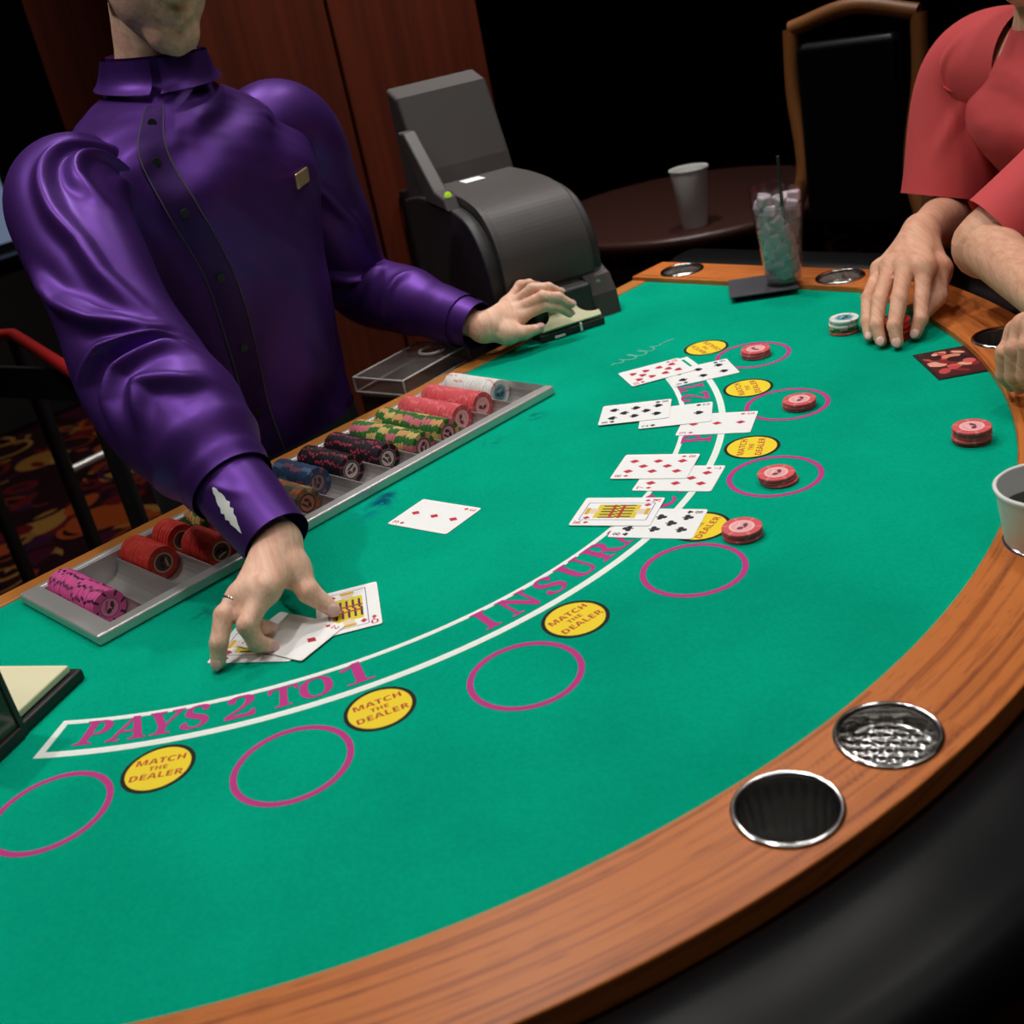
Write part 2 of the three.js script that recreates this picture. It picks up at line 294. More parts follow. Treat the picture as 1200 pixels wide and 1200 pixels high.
const spotMat = M(0xffffff, { map: spotTex, roughness: 0.9 }), spotGeo = new THREE.CircleGeometry(0.0312, 56); spotGeo.rotateX(-Math.PI / 2);
for (const a of [133.82, 116.59, 98.74, 81.2, 63.75, 46.7, 29.66]) { const p = arcPt(0.622, a), m = mesh('side_bet_spot', spotGeo, spotMat, felt, 'yellow round spot reading MATCH THE DEALER'); m.position.set(p.x, INK + 0.0001, p.z); m.rotation.y = (90 - a) * RAD; }
const serif = await new FontLoader().loadAsync('fonts/droid/droid_serif_bold.typeface.json');
function arcLetter(ch, deg, size, stretch) {
  const g = new THREE.ShapeGeometry(serif.generateShapes(ch, size), 8); g.computeBoundingBox();
  const p = g.attributes.position, cx = (g.boundingBox.min.x + g.boundingBox.max.x) / 2;
  for (let i = 0; i < p.count; i++) { const th = deg * RAD - (p.getX(i) - cx) * stretch / 0.56, R = 0.5725 - p.getY(i); p.setXYZ(i, R * Math.cos(th), INK + 0.0001, R * Math.sin(th)); }
  g.computeVertexNormals(); return g;
}
const word = (list, sz = 0.035) => mesh('lettering', list.map(([c, d, s = 1]) => arcLetter(c, d, sz, s)), mat.magentaPrint, felt);
for (const off of [0, -81.3]) { word([['P', 141.6], ['A', 138.1], ['Y', 135.0], ['S', 132.0]].map(([c, d]) => [c, d + off])); word([['2', 127.9 + off, 1.15]]); word([['T', 124.0 + off], ['O', 121.0 + off]], 0.032); word([['1', 117.2 + off, 1.25]]); }
word([['I', 104], ['N', 100.1], ['S', 96.2], ['U', 92.4], ['R', 88.5], ['A', 84.9], ['N', 81.0], ['C', 77.1], ['E', 73.4]]);
{ // worn pale script logo, no longer readable
  const pts = []; for (let i = 0; i <= 90; i++) { const t = i / 90, k = Math.sin(Math.PI * clamp(t * 1.25)), w = t * 40; pts.push(V(0.446 + 0.117 * t + 0.005 * k * Math.cos(w), INK, 0.213 + 0.022 * t - 0.012 * k * Math.sin(w))); }
  const g = tubePath(pts, 0.0022, 500, 5); const p = g.attributes.position; for (let i = 0; i < p.count; i++) p.setY(i, INK + Math.max(-0.0001, (p.getY(i) - INK) * 0.05));
  mesh('worn_script', g, M([0.09, 0.5, 0.37], { roughness: 0.9 }), felt);
}
// oak rail with drop-in cup holders
{
  const a0 = Math.acos(XI / RI);
  const o = new THREE.Shape(); o.moveTo(-XO, -0.03); o.lineTo(-XI, -0.03); o.lineTo(-XI, Math.sqrt(RI * RI - XI * XI)); o.absarc(0, 0, RI, Math.PI - a0, a0, true); o.lineTo(XI, -0.03); o.lineTo(XO, -0.03); o.lineTo(XO, Math.sqrt(RO * RO - XO * XO)); o.absarc(0, 0, RO, Math.acos(XO / RO), Math.PI - Math.acos(XO / RO), false); o.closePath();
  for (const c of CUPS) { const [x, z] = cupAt(c), h = new THREE.Path(); h.absarc(x, z, 0.0335, 0, 6.2832, true); o.holes.push(h); }
  mesh('rail', flatShape(o, 0.022, TH + 0.008, 96, 0.0015), mat.oak, table, 'varnished oak rail');
  mesh('dealer_edge', box(2 * XI, 0.03, 0.03, 0, TH - 0.013, -0.0155, 0.003), mat.edgeOak, table, 'narrow oak strip along the dealer side');
}
for (const c of CUPS) {
  const [x, z] = cupAt(c), g = new THREE.Group(); g.name = 'cup_holder'; g.position.set(x, TH + 0.008, z); table.add(g);
  mesh('flange', lathe([[0.0325, -0.012], [0.0325, -0.001], [0.0335, 0.0022], [0.0355, 0.0028], [0.0372, 0.0016], [0.0376, 0.0002]], 64), mat.chrome, g);
  if (c[1] === 'deep') { const cg = lathe([[0.0325, -0.004], [0.0316, -0.02], [0.0285, -0.06], [0.0262, -0.082], [0.022, -0.086], [0.004, -0.087], [0, -0.087]], 192), p = cg.attributes.position; for (let i = 0; i < p.count; i++) { const a = Math.atan2(p.getZ(i), p.getX(i)), k = 1 - 0.03 * (0.5 + 0.5 * Math.sin(a * 23)) * smooth(-0.006, -0.02, p.getY(i)); p.setX(i, p.getX(i) * k); p.setZ(i, p.getZ(i) * k); } cg.computeVertexNormals(); mesh('cup', cg, mat.chrome, g); }
  else {
    mesh('cup', lathe([[0.0325, -0.003], [0.0322, -0.012], [0.031, -0.0155], [0, -0.0158]], 64), mat.chrome, g);
    const rings = [], holes = [];
    for (let i = -3; i <= 3; i++) for (let j = -3; j <= 3; j++) { const px = (i + (j & 1) * 0.5) * 0.0098, pz = j * 0.0088; if (Math.hypot(px, pz) > 0.0285) continue; const r = new THREE.TorusGeometry(0.0037, 0.0014, 8, 20); r.rotateX(Math.PI / 2); r.translate(px, -0.0142, pz); rings.push(r); holes.push(cyl(0.0031, 0.0031, 0.001, px, -0.0157, pz, 16)); }
    mesh('perforated_insert', rings, mat.chrome, g); mesh('drain_hole', holes, mat.hole, g); g.children[g.children.length - 1].userData.kind = 'stuff';
  }
}
{ // padded armrest: a rounded roll round the outside
  const prof = []; for (let i = 0; i <= 24; i++) { const a = i / 24 * 2 * Math.PI, c = Math.cos(a), s = Math.sin(a); prof.push([0.0615 * Math.sign(c) * Math.abs(c) ** 0.7, 0.036 * Math.sign(s) * Math.abs(s) ** 0.75]); }
  const path = [], a0 = Math.acos(XA / 1.06);
  for (let i = 0; i <= 12; i++) path.push([mix(-0.03, 0.30, i / 12), 0]);
  const pts = [], Rm = 1.044, Xm = 0.9475, am = Math.acos(Xm / Rm);
  for (let i = 0; i <= 10; i++) pts.push(V(Xm, 0, mix(-0.03, Rm * Math.sin(am), i / 10)));
  for (let i = 1; i <= 90; i++) { const a = mix(am, Math.PI - am, i / 90); pts.push(V(Rm * Math.cos(a), 0, Rm * Math.sin(a))); }
  for (let i = 1; i <= 10; i++) pts.push(V(-Xm, 0, mix(Rm * Math.sin(am), -0.03, i / 10)));
  const N = pts.length - 1;
  const g = grid(N, 24, (u, v) => { const i = Math.round(u * N), p = pts[i], q = pts[Math.min(N, i + 1)].clone().sub(pts[Math.max(0, i - 1)]).normalize(), n = V(q.z, 0, -q.x), [a, b] = prof[Math.round(v * 24) % 24], lump = 0.0012 * Math.sin(i * 1.3); return V(p.x + n.x * a, TH - 0.03 + b * (1 + lump * 8), p.z + n.z * a); });
  const end = (p) => { const s = new THREE.Shape(prof.map(([a, b]) => new THREE.Vector2(a, b))); const e = new THREE.ShapeGeometry(s); e.translate(p.x, TH - 0.03, p.z); return e; };
  mesh('armrest', [g, end(pts[0]), end(pts[N])], mat.vinyl, table, 'black padded vinyl armrest');
  const ap = dShape(0.97, 0.87, -0.02); mesh('apron', flatShape(ap, 0.12, TH - 0.066, 72), mat.black, table);
  for (const sx of [-0.42, 0.42]) { mesh('pedestal', [box(0.16, 0.74, 0.5, sx, 0.43, 0.4, 0.01), box(0.3, 0.06, 0.8, sx, 0.03, 0.4, 0.01)], mat.black, table); }
}

// ---------------------------------------------------------------- chip tray and chips
const PITCH = 0.0441, GX = (i) => -0.31 + PITCH * i, NG = 15;
const tray = thing('chip_tray', 'long silver metal chip tray set into the felt at the dealer side', 'tray', [0, TH, 0]);
{
  const W = TX1 - TX0, cx = (TX0 + TX1) / 2;
  const hx0 = GX(0) - 0.0225, hx1 = GX(NG - 1) + 0.0225, hz0 = TZ0 + 0.01, hz1 = TZ1 - 0.016, bar = (x0, z0, x1, z1) => box(x1 - x0, 0.0125, z1 - z0, (x0 + x1) / 2, 0.0064, (z0 + z1) / 2, 0.003);
  mesh('rim', [bar(TX0, TZ0, hx0, TZ1), bar(hx1, TZ0, TX1, TZ1), bar(hx0 - 0.004, TZ0, hx1 + 0.004, hz0), bar(hx0 - 0.004, hz1, hx1 + 0.004, TZ1)], mat.steel, tray);
  const s = new THREE.Shape(); const y0 = -0.026, r = 0.0212; s.moveTo(GX(0) - 0.022, y0); s.lineTo(GX(NG - 1) + 0.022, y0); s.lineTo(GX(NG - 1) + 0.022, 0.004);
  for (let i = NG - 1; i >= 0; i--) for (let k = 0; k <= 12; k++) { const a = -k / 12 * Math.PI; s.lineTo(GX(i) + r * Math.cos(a), 0.003 + Math.sin(a) * r); }
  s.lineTo(GX(0) - 0.022, 0.004); s.closePath();
  const g = new THREE.ExtrudeGeometry(s, { depth: TZ1 - TZ0 - 0.026, bevelEnabled: false }); g.translate(0, 0, TZ0 + 0.01); mesh('trough', g, mat.trough, tray);
  mesh('end_wall', [box(W - 0.026, 0.036, 0.003, cx, -0.007, TZ0 + 0.0115, 0.0005), box(W - 0.026, 0.036, 0.003, cx, -0.007, TZ1 - 0.0175, 0.0005)], mat.steel, tray);
}
const CHIP_T = 0.0033, CHIP_R = 0.0195;
function chipGeo(base, spots, nSpots, duty) {
  const prof = [[0.0128, CHIP_T - 0.0002], [0.0131, CHIP_T], [0.0189, CHIP_T], [CHIP_R, CHIP_T - 0.0006], [CHIP_R, 0.0006], [0.0189, 0], [0.0131, 0], [0.0128, 0.0002]].reverse();
  const n = 36, g = new THREE.LatheGeometry([new THREE.Vector2(0, 0.0002), ...prof.map(([a, b]) => new THREE.Vector2(a, b)), new THREE.Vector2(0, CHIP_T - 0.0002)], n).toNonIndexed();
  const p = g.attributes.position, col = new Float32Array(p.count * 3);
  for (let i = 0; i < p.count; i += 3) { const x = (p.getX(i) + p.getX(i + 1) + p.getX(i + 2)) / 3, z = (p.getZ(i) + p.getZ(i + 1) + p.getZ(i + 2)) / 3, r = Math.hypot(x, z); const a = (Math.atan2(z, x) / (2 * Math.PI) + 1) * nSpots % 1, k = r > 0.0135 && a < duty ? (spots[Math.floor((Math.atan2(z, x) / (2 * Math.PI) + 1) * nSpots) % spots.length]) : base; for (let j = 0; j < 3; j++) col.set(k, (i + j) * 3); }
  g.setAttribute('color', new THREE.BufferAttribute(col, 3)); return g;
}
const inlayTex = (bg, ring, fg) => canvasTexture(128, 128, (x) => { x.fillStyle = bg; x.fillRect(0, 0, 128, 128); x.strokeStyle = ring; x.lineWidth = 10; x.beginPath(); x.arc(64, 64, 56, 0, 6.3); x.stroke(); x.fillStyle = fg; x.beginPath(); x.ellipse(44, 68, 17, 13, 0.5, 0, 6.3); x.fill(); x.beginPath(); x.ellipse(84, 72, 18, 11, -0.4, 0, 6.3); x.fill(); x.fillStyle = ring; x.beginPath(); x.moveTo(30, 44); x.lineTo(98, 30); x.lineTo(92, 46); x.lineTo(52, 52); x.fill(); x.fillStyle = fg; x.fillRect(56, 78, 30, 9); });
const CHIPS = {
  pink: [[0.8, 0.12, 0.38], [[0.09, 0.03, 0.07]], 8, 0.2, ['#e58cb4', '#c05088', '#3a2a2a']],
  red: [[0.62, 0.045, 0.032], [[0.68, 0.075, 0.055]], 6, 0.22, ['#4b3a40', '#d6b27c', '#181418']],
  rose: [[0.7, 0.1, 0.115], [[0.76, 0.2, 0.21]], 6, 0.2, ['#f0a8ac', '#f4c4bc', '#6a3038']],
  green: [[0.035, 0.16, 0.03], [[0.65, 0.34, 0.13], [0.6, 0.16, 0.2], [0.62, 0.45, 0.16]], 6, 0.5, ['#d8a0a8', '#5a2028', '#40202a']],
  black: [[0.014, 0.012, 0.018], [[0.38, 0.035, 0.07]], 8, 0.18, ['#d8c8c4', '#1c1820', '#5a3038']],
  blue: [[0.03, 0.06, 0.14], [[0.22, 0.08, 0.12], [0.1, 0.16, 0.26]], 6, 0.3, ['#8a6a70', '#20263a', '#3a2028']],
  brown: [[0.2, 0.12, 0.07], [[0.4, 0.3, 0.16], [0.05, 0.09, 0.06], [0.42, 0.12, 0.05]], 8, 0.5, ['#b06a58', '#302018', '#402018']],
  white: [[0.75, 0.77, 0.73], [[0.75, 0.36, 0.36], [0.72, 0.72, 0.68]], 6, 0.16, ['#4e8a98', '#9cc0c8', '#20404c']],
};
const chipMat = M(0xffffff, { vertexColors: true, roughness: 0.5, specularIntensity: 0.5 }), inlayGeo = new THREE.CircleGeometry(0.0125, 28); inlayGeo.rotateX(-Math.PI / 2);
for (const k of Object.keys(CHIPS)) { const c = CHIPS[k]; c.geo = chipGeo(c[0], c[1], c[2], c[3]); c.inlay = M(0xffffff, { map: inlayTex(...c[4]), roughness: 0.5 }); }
function chip(kind, label, group, inlay) {
  const c = CHIPS[kind], m = mesh(`${kind}_chip`.replace('rose', 'red'), c.geo, chipMat); tag(m, label, 'chip', group);
  if (inlay) { const d = mesh('inlay', inlayGeo, c.inlay, m); d.position.y = CHIP_T - 0.0001; }
  return m;
}
const ROLLS = [   // groove, kind, back z, front z, which roll
  [0, 'pink', 0.026, 0.137, 'pink chip with dark edge spots in the tray end groove'],
  [2, 'red', 0.034, 0.1, 'bright red chip in the short roll lying alone behind the pink roll'],
  [3, 'red', 0.03, 0.068, 'red chip in the small roll tucked behind the loose red roll'],
  [3.12, 'red', 0.09, 0.146, 'red chip in the short roll beside the dealer cuff'],
  [4, 'green', 0.03, 0.1, 'green chip in the roll half hidden by the dealer sleeve'],
  [6, 'brown', 0.05, 0.142, 'brown patterned chip in the roll next to the dealer cuff'],
  [7, 'blue', 0.026, 0.104, 'dark blue chip in the tray roll near the dealer waist'],
  [8, 'black', 0.026, 0.118, 'black chip in the left one of the two black rolls'],
  [9, 'black', 0.026, 0.138, 'black chip in the right one of the two black rolls'],
  [10, 'green', 0.026, 0.158, 'green striped chip in the roll beside the black chips'],
  [11, 'green', 0.026, 0.158, 'green striped chip in the roll beside the red chips'],
  [12, 'rose', 0.026, 0.139, 'red chip in the roll beside the green chips'],
  [13, 'rose', 0.026, 0.134, 'red chip in the roll beside the white chips'],
  [14, 'white', 0.026, 0.124, 'white chip in the last roll at the tray end'],
];
for (const [g, kind, z0, z1, label] of ROLLS) {
  const n = Math.floor((z1 - z0) / (CHIP_T + 0.00045));
  let turn = 0;
  for (let i = 0; i < n; i++) {
    const c = chip(kind, label, label.replace(' chip ', ' chips '), i === n - 1);
    c.rotation.set(Math.PI / 2, 0, 0); if (i % 5 === 0) turn = rnd() * 6.28; c.rotateY(turn + (rnd() - 0.5) * 0.24); c.rotateX((rnd() - 0.5) * 0.02);
    c.position.set(GX(g) + (rnd() - 0.5) * 0.0008, TH + 0.0018 + rnd() * 0.0004, mix(z0, z1 - CHIP_T, i / (n - 1)));
  }
}
function stack(x, z, kinds, label, jitter = 0.0008, y0 = TH + 0.0004) {
  kinds.forEach((k, i) => { const c = chip(k, label.replace('COLOUR', k === 'rose' ? 'red' : k), label.replace('COLOUR chip', 'chips'), i === kinds.length - 1); c.position.set(x + (rnd() - 0.5) * 2 * jitter, y0 + i * (CHIP_T + 0.0001), z + (rnd() - 0.5) * 2 * jitter); c.rotation.y = rnd() * 6.28; });
}
stack(0.097, 0.664, ['rose', 'rose', 'rose'], 'COLOUR chip in the bet stack touching a yellow spot beside an empty circle', 0.0012);
stack(0.211, 0.632, ['rose', 'rose', 'rose'], 'COLOUR chip in the bet stack nearest the camera inside a pink circle', 0.0015);
stack(0.393, 0.547, ['rose', 'rose', 'rose'], 'COLOUR chip in the middle bet stack inside a pink circle', 0.001);
stack(0.53, 0.397, ['rose', 'rose', 'rose'], 'COLOUR chip in the bet stack inside the farthest pink circle', 0.001);
stack(0.366, 0.768, ['red', 'rose', 'rose', 'rose', 'rose'], 'COLOUR chip in the lone stack near the rail by the coffee', 0.0018);
stack(0.641, 0.466, ['rose', 'green', 'green', 'white', 'white', 'white'], 'COLOUR chip in the mixed stack left of the player hand', 0.0014);
stack(0.63, 0.546, ['red', 'red', 'red', 'red', 'red', 'red', 'red', 'red'], 'COLOUR chip in the stack gripped by the player hand', 0.001);
stack(-0.448, 0.11, ['black', 'rose', 'black', 'white', 'black'], 'COLOUR chip in the small stack behind the discard holder', 0.0012);

// ---------------------------------------------------------------- playing cards
const PIP = { d: (x, s) => { x.beginPath(); x.moveTo(0, -s); x.lineTo(s * 0.78, 0); x.lineTo(0, s); x.lineTo(-s * 0.78, 0); x.fill(); }, h: (x, s) => { x.beginPath(); x.moveTo(0, s); x.bezierCurveTo(-s * 1.5, -0.1 * s, -s * 0.8, -1.3 * s, 0, -0.45 * s); x.bezierCurveTo(s * 0.8, -1.3 * s, s * 1.5, -0.1 * s, 0, s); x.fill(); }, s: (x, s) => { x.beginPath(); x.moveTo(0, -s); x.bezierCurveTo(s * 1.6, 0.1 * s, s * 0.8, 1 * s, 0.1 * s, 0.45 * s); x.lineTo(0.35 * s, s); x.lineTo(-0.35 * s, s); x.lineTo(-0.1 * s, 0.45 * s); x.bezierCurveTo(-s * 0.8, 1 * s, -s * 1.6, 0.1 * s, 0, -s); x.fill(); }, c: (x, s) => { for (const [a, b] of [[0, -0.5], [-0.5, 0.2], [0.5, 0.2]]) { x.beginPath(); x.arc(a * s, b * s, s * 0.46, 0, 6.3); x.fill(); } x.fillRect(-0.14 * s, 0, 0.28 * s, s); } };
const COL3 = [[-1, 0, 1]];
const LAY = { 2: [[0, -1], [0, 1]], 3: [[0, -1], [0, 0], [0, 1]], 6: [[-1, -1], [1, -1], [-1, 0], [1, 0], [-1, 1], [1, 1]], 7: [[-1, -1], [1, -1], [-1, 0], [1, 0], [-1, 1], [1, 1], [0, -0.5]], 8: [[-1, -1], [1, -1], [-1, 0], [1, 0], [-1, 1], [1, 1], [0, -0.5], [0, 0.5]], 10: [[-1, -1], [1, -1], [-1, -0.34], [1, -0.34], [-1, 0.34], [1, 0.34], [-1, 1], [1, 1], [0, -0.66], [0, 0.66]] };
const cardTex = (rank, suit) => canvasTexture(252, 352, (x, w, h) => {
  x.fillStyle = '#fbfbfa'; x.fillRect(0, 0, w, h);
  const ink = 'dh'.includes(suit) ? '#c4203a' : '#14141c'; x.fillStyle = ink;
  for (const r of [0, Math.PI]) { x.save(); x.translate(w / 2, h / 2); x.rotate(r); x.translate(-w / 2, -h / 2); x.font = 'bold 44px serif'; x.textAlign = 'center'; x.fillText(rank, 27, 46, 38); x.translate(27, 68); PIP[suit](x, 13); x.restore(); }
  if (LAY[rank]) for (const [a, b] of LAY[rank]) { x.save(); x.translate(w / 2 + a * 52, h / 2 + b * 112); if (b > 0) x.rotate(Math.PI); PIP[suit](x, 24); x.restore(); }
  else {   // a plain two-way court figure
    x.strokeStyle = '#5a5a90'; x.lineWidth = 3; x.strokeRect(50, 30, w - 100, h - 60);
    for (const r of [0, Math.PI]) { x.save(); x.translate(w / 2, h / 2); x.rotate(r); x.fillStyle = '#e8d030'; x.fillRect(-60, -92, 120, 92); x.fillStyle = '#26264a'; for (let i = 0; i < 5; i++) x.fillRect(-58 + i * 25, -70, 9, 70); x.fillStyle = '#c02838'; x.fillRect(-60, -26, 120, 12); x.fillStyle = '#f0d8c0'; x.beginPath(); x.ellipse(0, -108, 24, 28, 0, 0, 6.3); x.fill(); x.fillStyle = '#e0b020'; x.fillRect(-28, -140, 56, 18); x.fillStyle = ink; x.translate(-58, -118); PIP[suit](x, 17); x.restore(); }
  }
});
const cardShape = (() => { const s = new THREE.Shape(), w = 0.0315, h = 0.044, r = 0.0032; s.moveTo(-w + r, -h); s.lineTo(w - r, -h); s.quadraticCurveTo(w, -h, w, -h + r); s.lineTo(w, h - r); s.quadraticCurveTo(w, h, w - r, h); s.lineTo(-w + r, h); s.quadraticCurveTo(-w, h, -w, h - r); s.lineTo(-w, -h + r); s.quadraticCurveTo(-w, -h, -w + r, -h); return s; })();
const cardGeo = (() => { const g = new THREE.ExtrudeGeometry(cardShape, { depth: 0.0005, bevelEnabled: false, curveSegments: 4 }); const p = g.attributes.position, uv = g.attributes.uv; for (let i = 0; i < p.count; i++) uv.setXY(i, p.getX(i) / 0.063 + 0.5, p.getY(i) / 0.088 + 0.5); g.rotateX(-Math.PI / 2); return g; })();
const cardEdge = M([0.8, 0.8, 0.78], { roughness: 0.6 });
function card(rank, suit, label, x, z, dir, lift, tilt = [0, 0]) {     // dir: plan direction of the long side
  const m = mesh('playing_card', cardGeo, [M(0xffffff, { map: cardTex(rank, suit), roughness: 0.42 }), cardEdge]);
  tag(m, label, 'card'); m.rotation.set(tilt[0], Math.atan2(-dir[0], -dir[1]), tilt[1], 'YXZ'); m.position.set(x, TH + 0.0004 + lift, z); return m;
}
card('3', 'd', 'three of diamonds lying alone on the felt before the tray', -0.003, 0.3245, [0.12, 0.99], 0);
card('10', 'h', 'ten of hearts on top of the farthest pair of cards', 0.4385, 0.297, [0.84, 0.545], 0.0008);
card('6', 's', 'six of spades under the ten of hearts in the farthest pair', 0.455, 0.36, [0.77, 0.635], 0);
card('8', 's', 'eight of spades on top of the row of three cards', 0.3125, 0.3615, [0.55, 0.83], 0.0016);
card('2', 's', 'two of spades between two cards in the row of three', 0.3215, 0.418, [0.55, 0.83], 0.0008);
card('3', 'd', 'three of diamonds at the bottom of the row of three cards', 0.318, 0.481, [0.42, 0.91], 0);
card('8', 'd', 'eight of diamonds on top of the all red pair of cards', 0.192, 0.4855, [0.37, 0.93], 0.0008);
card('7', 'd', 'seven of diamonds under the eight of diamonds', 0.178, 0.5285, [0.345, 0.94], 0);
card('K', 'd', 'red king on top of the nearest pair of cards', 0.0865, 0.516, [0.38, 0.925], 0.0008);
card('8', 'c', 'eight of clubs under the red king, covering a yellow spot', 0.0835, 0.572, [0.355, 0.935], 0);
card('Q', 'd', 'red face card with yellow figure under the dealer thumb', -0.186, 0.397, [-0.59, 0.807], 0.0006);
card('2', 'd', 'white two of diamonds on top of the cards in the dealer hand', -0.246, 0.383, [-0.18, -0.98], 0.0016);
card('J', 'h', 'red face card tucked under the dealer fingers', -0.268, 0.366, [-0.5, -0.87], 0.0001);

// ---------------------------------------------------------------- card shuffling machine
{
  const t = thing('card_shuffler', 'black shuffling machine with rounded hood and green lights beside the dealer hand', 'machine', [0.655, TH, 0.055], -Math.atan2(0.39, 0.92));
  // local axes: x to the right (width), z towards the players; profile points are [depth behind the front, height]
  const prism = (pts, x0, x1, bevel = 0.003) => { const s = new THREE.Shape(pts.map(([d, h]) => new THREE.Vector2(d, h))); const g = new THREE.ExtrudeGeometry(s, { depth: x1 - x0 - 2 * bevel, bevelEnabled: true, bevelSize: bevel, bevelThickness: bevel, bevelOffset: -bevel, bevelSegments: 3, curveSegments: 12 }); g.rotateY(Math.PI / 2); g.translate(x0 + bevel, 0, 0); return g; };
  const curve = new THREE.SplineCurve([[0.022, 0.07], [0.02, 0.1], [0.026, 0.132], [0.045, 0.166], [0.078, 0.192], [0.13, 0.206], [0.2, 0.212], [0.26, 0.213], [0.31, 0.213]].map(([a, b]) => new THREE.Vector2(a, b))).getPoints(40).map((p) => [p.x, p.y]);
  mesh('hood', prism([...curve, [0.31, 0.02], [0.05, 0.02], [0.03, 0.05]], -0.166, -0.018, 0.004), mat.machine, t);
  const inner = curve.map(([d, h]) => [d + 0.012, h - 0.012]);
  mesh('body', prism([...inner, [0.395, 0.19], [0.395, -0.28], [0.13, -0.28], [0.13, 0.012], [0.06, 0.012]], -0.194, 0.0, 0.004), mat.machineDark, t);
  const lip = [...curve.slice(0, 30).map(([d, h]) => [d - 0.001, h + 0.003]), ...curve.slice(0, 30).reverse().map(([d, h]) => [d + 0.008, h - 0.01])];
  mesh('hood_rim', prism(lip, -0.174, -0.164, 0.001), mat.machine, t);
  mesh('side_arm', prism([[0.15, 0.195], [0.16, 0.214], [0.2, 0.222], [0.3, 0.31], [0.33, 0.31], [0.25, 0.2]], -0.2, -0.176, 0.004), mat.machine, t);
  mesh('rear_tower', prism([[0.3, 0.2], [0.312, 0.24], [0.36, 0.36], [0.41, 0.375], [0.42, 0.1], [0.3, 0.1]], -0.18, -0.012, 0.006), mat.machine, t, 'upright rear of the hood');
  mesh('feed_chute', [box(0.105, 0.06, 0.11, -0.1, 0.034, -0.035, 0.006)], mat.machineDark, t);
  mesh('side_pillar', [prism([[-0.006, 0], [0.0, 0.036], [0.016, 0.062], [0.05, 0.078], [0.1, 0.07], [0.1, 0]], -0.043, 0.004, 0.004)], mat.machine, t);
  mesh('side_pillar', [prism([[0.0, 0], [0.004, 0.03], [0.03, 0.052], [0.1, 0.056], [0.1, 0]], -0.2, -0.155, 0.004)], mat.machine, t);
  const led = new THREE.MeshStandardMaterial({ color: 0x6a7a20, emissive: 0x9ac81e, emissiveIntensity: 5 });
  const bulb = (x, y, z, r) => { const g = new THREE.SphereGeometry(r, 16, 12); g.translate(x, y, z); return g; };
  mesh('status_light', bulb(-0.188, 0.2165, -0.166, 0.0062), led, t, 'bright green light on the hood side');
  mesh('status_light', bulb(-0.022, 0.052, -0.012, 0.0042), new THREE.MeshStandardMaterial({ color: 0x507050, emissive: 0x5a9a50, emissiveIntensity: 0.5 }), t, 'dim green light on the front pillar');
  mesh('label_plate', box(0.036, 0.002, 0.034, -0.108, 0.2142, -0.262, 0.0008), mat.white, t, 'white label on the hood top');
  const s = new THREE.Shape(); s.moveTo(-0.05, -0.012); s.lineTo(0.05, -0.012); s.lineTo(0.05, -0.004); s.quadraticCurveTo(0.022, -0.004, 0.018, 0.016); s.lineTo(0.012, 0.03); s.lineTo(-0.028, 0.03); s.quadraticCurveTo(-0.024, -0.002, -0.05, -0.004); s.closePath();
  const g = new THREE.ExtrudeGeometry(s, { depth: 0.004, bevelEnabled: true, bevelSize: 0.0008, bevelThickness: 0.0008, bevelSegments: 2 }); g.rotateX(-0.75); g.translate(-0.1, 0.0235, 0.03);
  mesh('card_gate', g, mat.cream, t, 'cream plastic card gate');
  mesh('shoe_lip', [box(0.112, 0.012, 0.034, -0.101, 0.006, 0.026, 0.003)], mat.machineDark, t);
  mesh('clip', [box(0.004, 0.014, 0.003, -0.088, 0.008, 0.0445, 0.001), box(0.018, 0.004, 0.003, -0.125, 0.004, 0.0445, 0.001)], mat.white, t);
  mesh('stand', [box(0.12, 0.62, 0.16, -0.1, -0.59, -0.27, 0.01), box(0.24, 0.05, 0.36, -0.1, -0.925, -0.27, 0.01)], mat.blackMetal, t);
}

// ---------------------------------------------------------------- small things round the table
{
  const t = thing('discard_holder', 'cream topped discard holder with smoked upright panel at the felt edge', 'card holder', [-0.405, TH, 0.244], 0);
  const bas = new THREE.Matrix4().makeBasis(V(0.9, 0, -0.44).normalize(), V(0, 1, 0), V(0.476, 0, 0.88).normalize());   // x along the board's front edge, z across it
  const put = (g) => { g.applyMatrix4(bas); return g; };
  mesh('base', put(box(0.092, 0.012, 0.1, -0.038, 0.006, -0.042, 0.003)), mat.black, t);
  mesh('cream_board', put(box(0.078, 0.008, 0.086, -0.0385, 0.0165, -0.042, 0.002)), mat.cream, t);
  mesh('smoked_panel', put(box(0.002, 0.13, 0.086, -0.081, 0.065, -0.042, 0.0005)), mat.smoked, t);
  mesh('smoked_panel', put(box(0.06, 0.13, 0.002, -0.112, 0.065, 0.006, 0.0005)), mat.smoked, t);
  mesh('panel_edge', put(merge([box(0.006, 0.135, 0.006, -0.081, 0.0675, 0.006, 0.001), box(0.006, 0.135, 0.006, -0.081, 0.0675, -0.087, 0.001), box(0.07, 0.012, 0.102, -0.118, 0.006, -0.04, 0.002)])), mat.black, t);
}
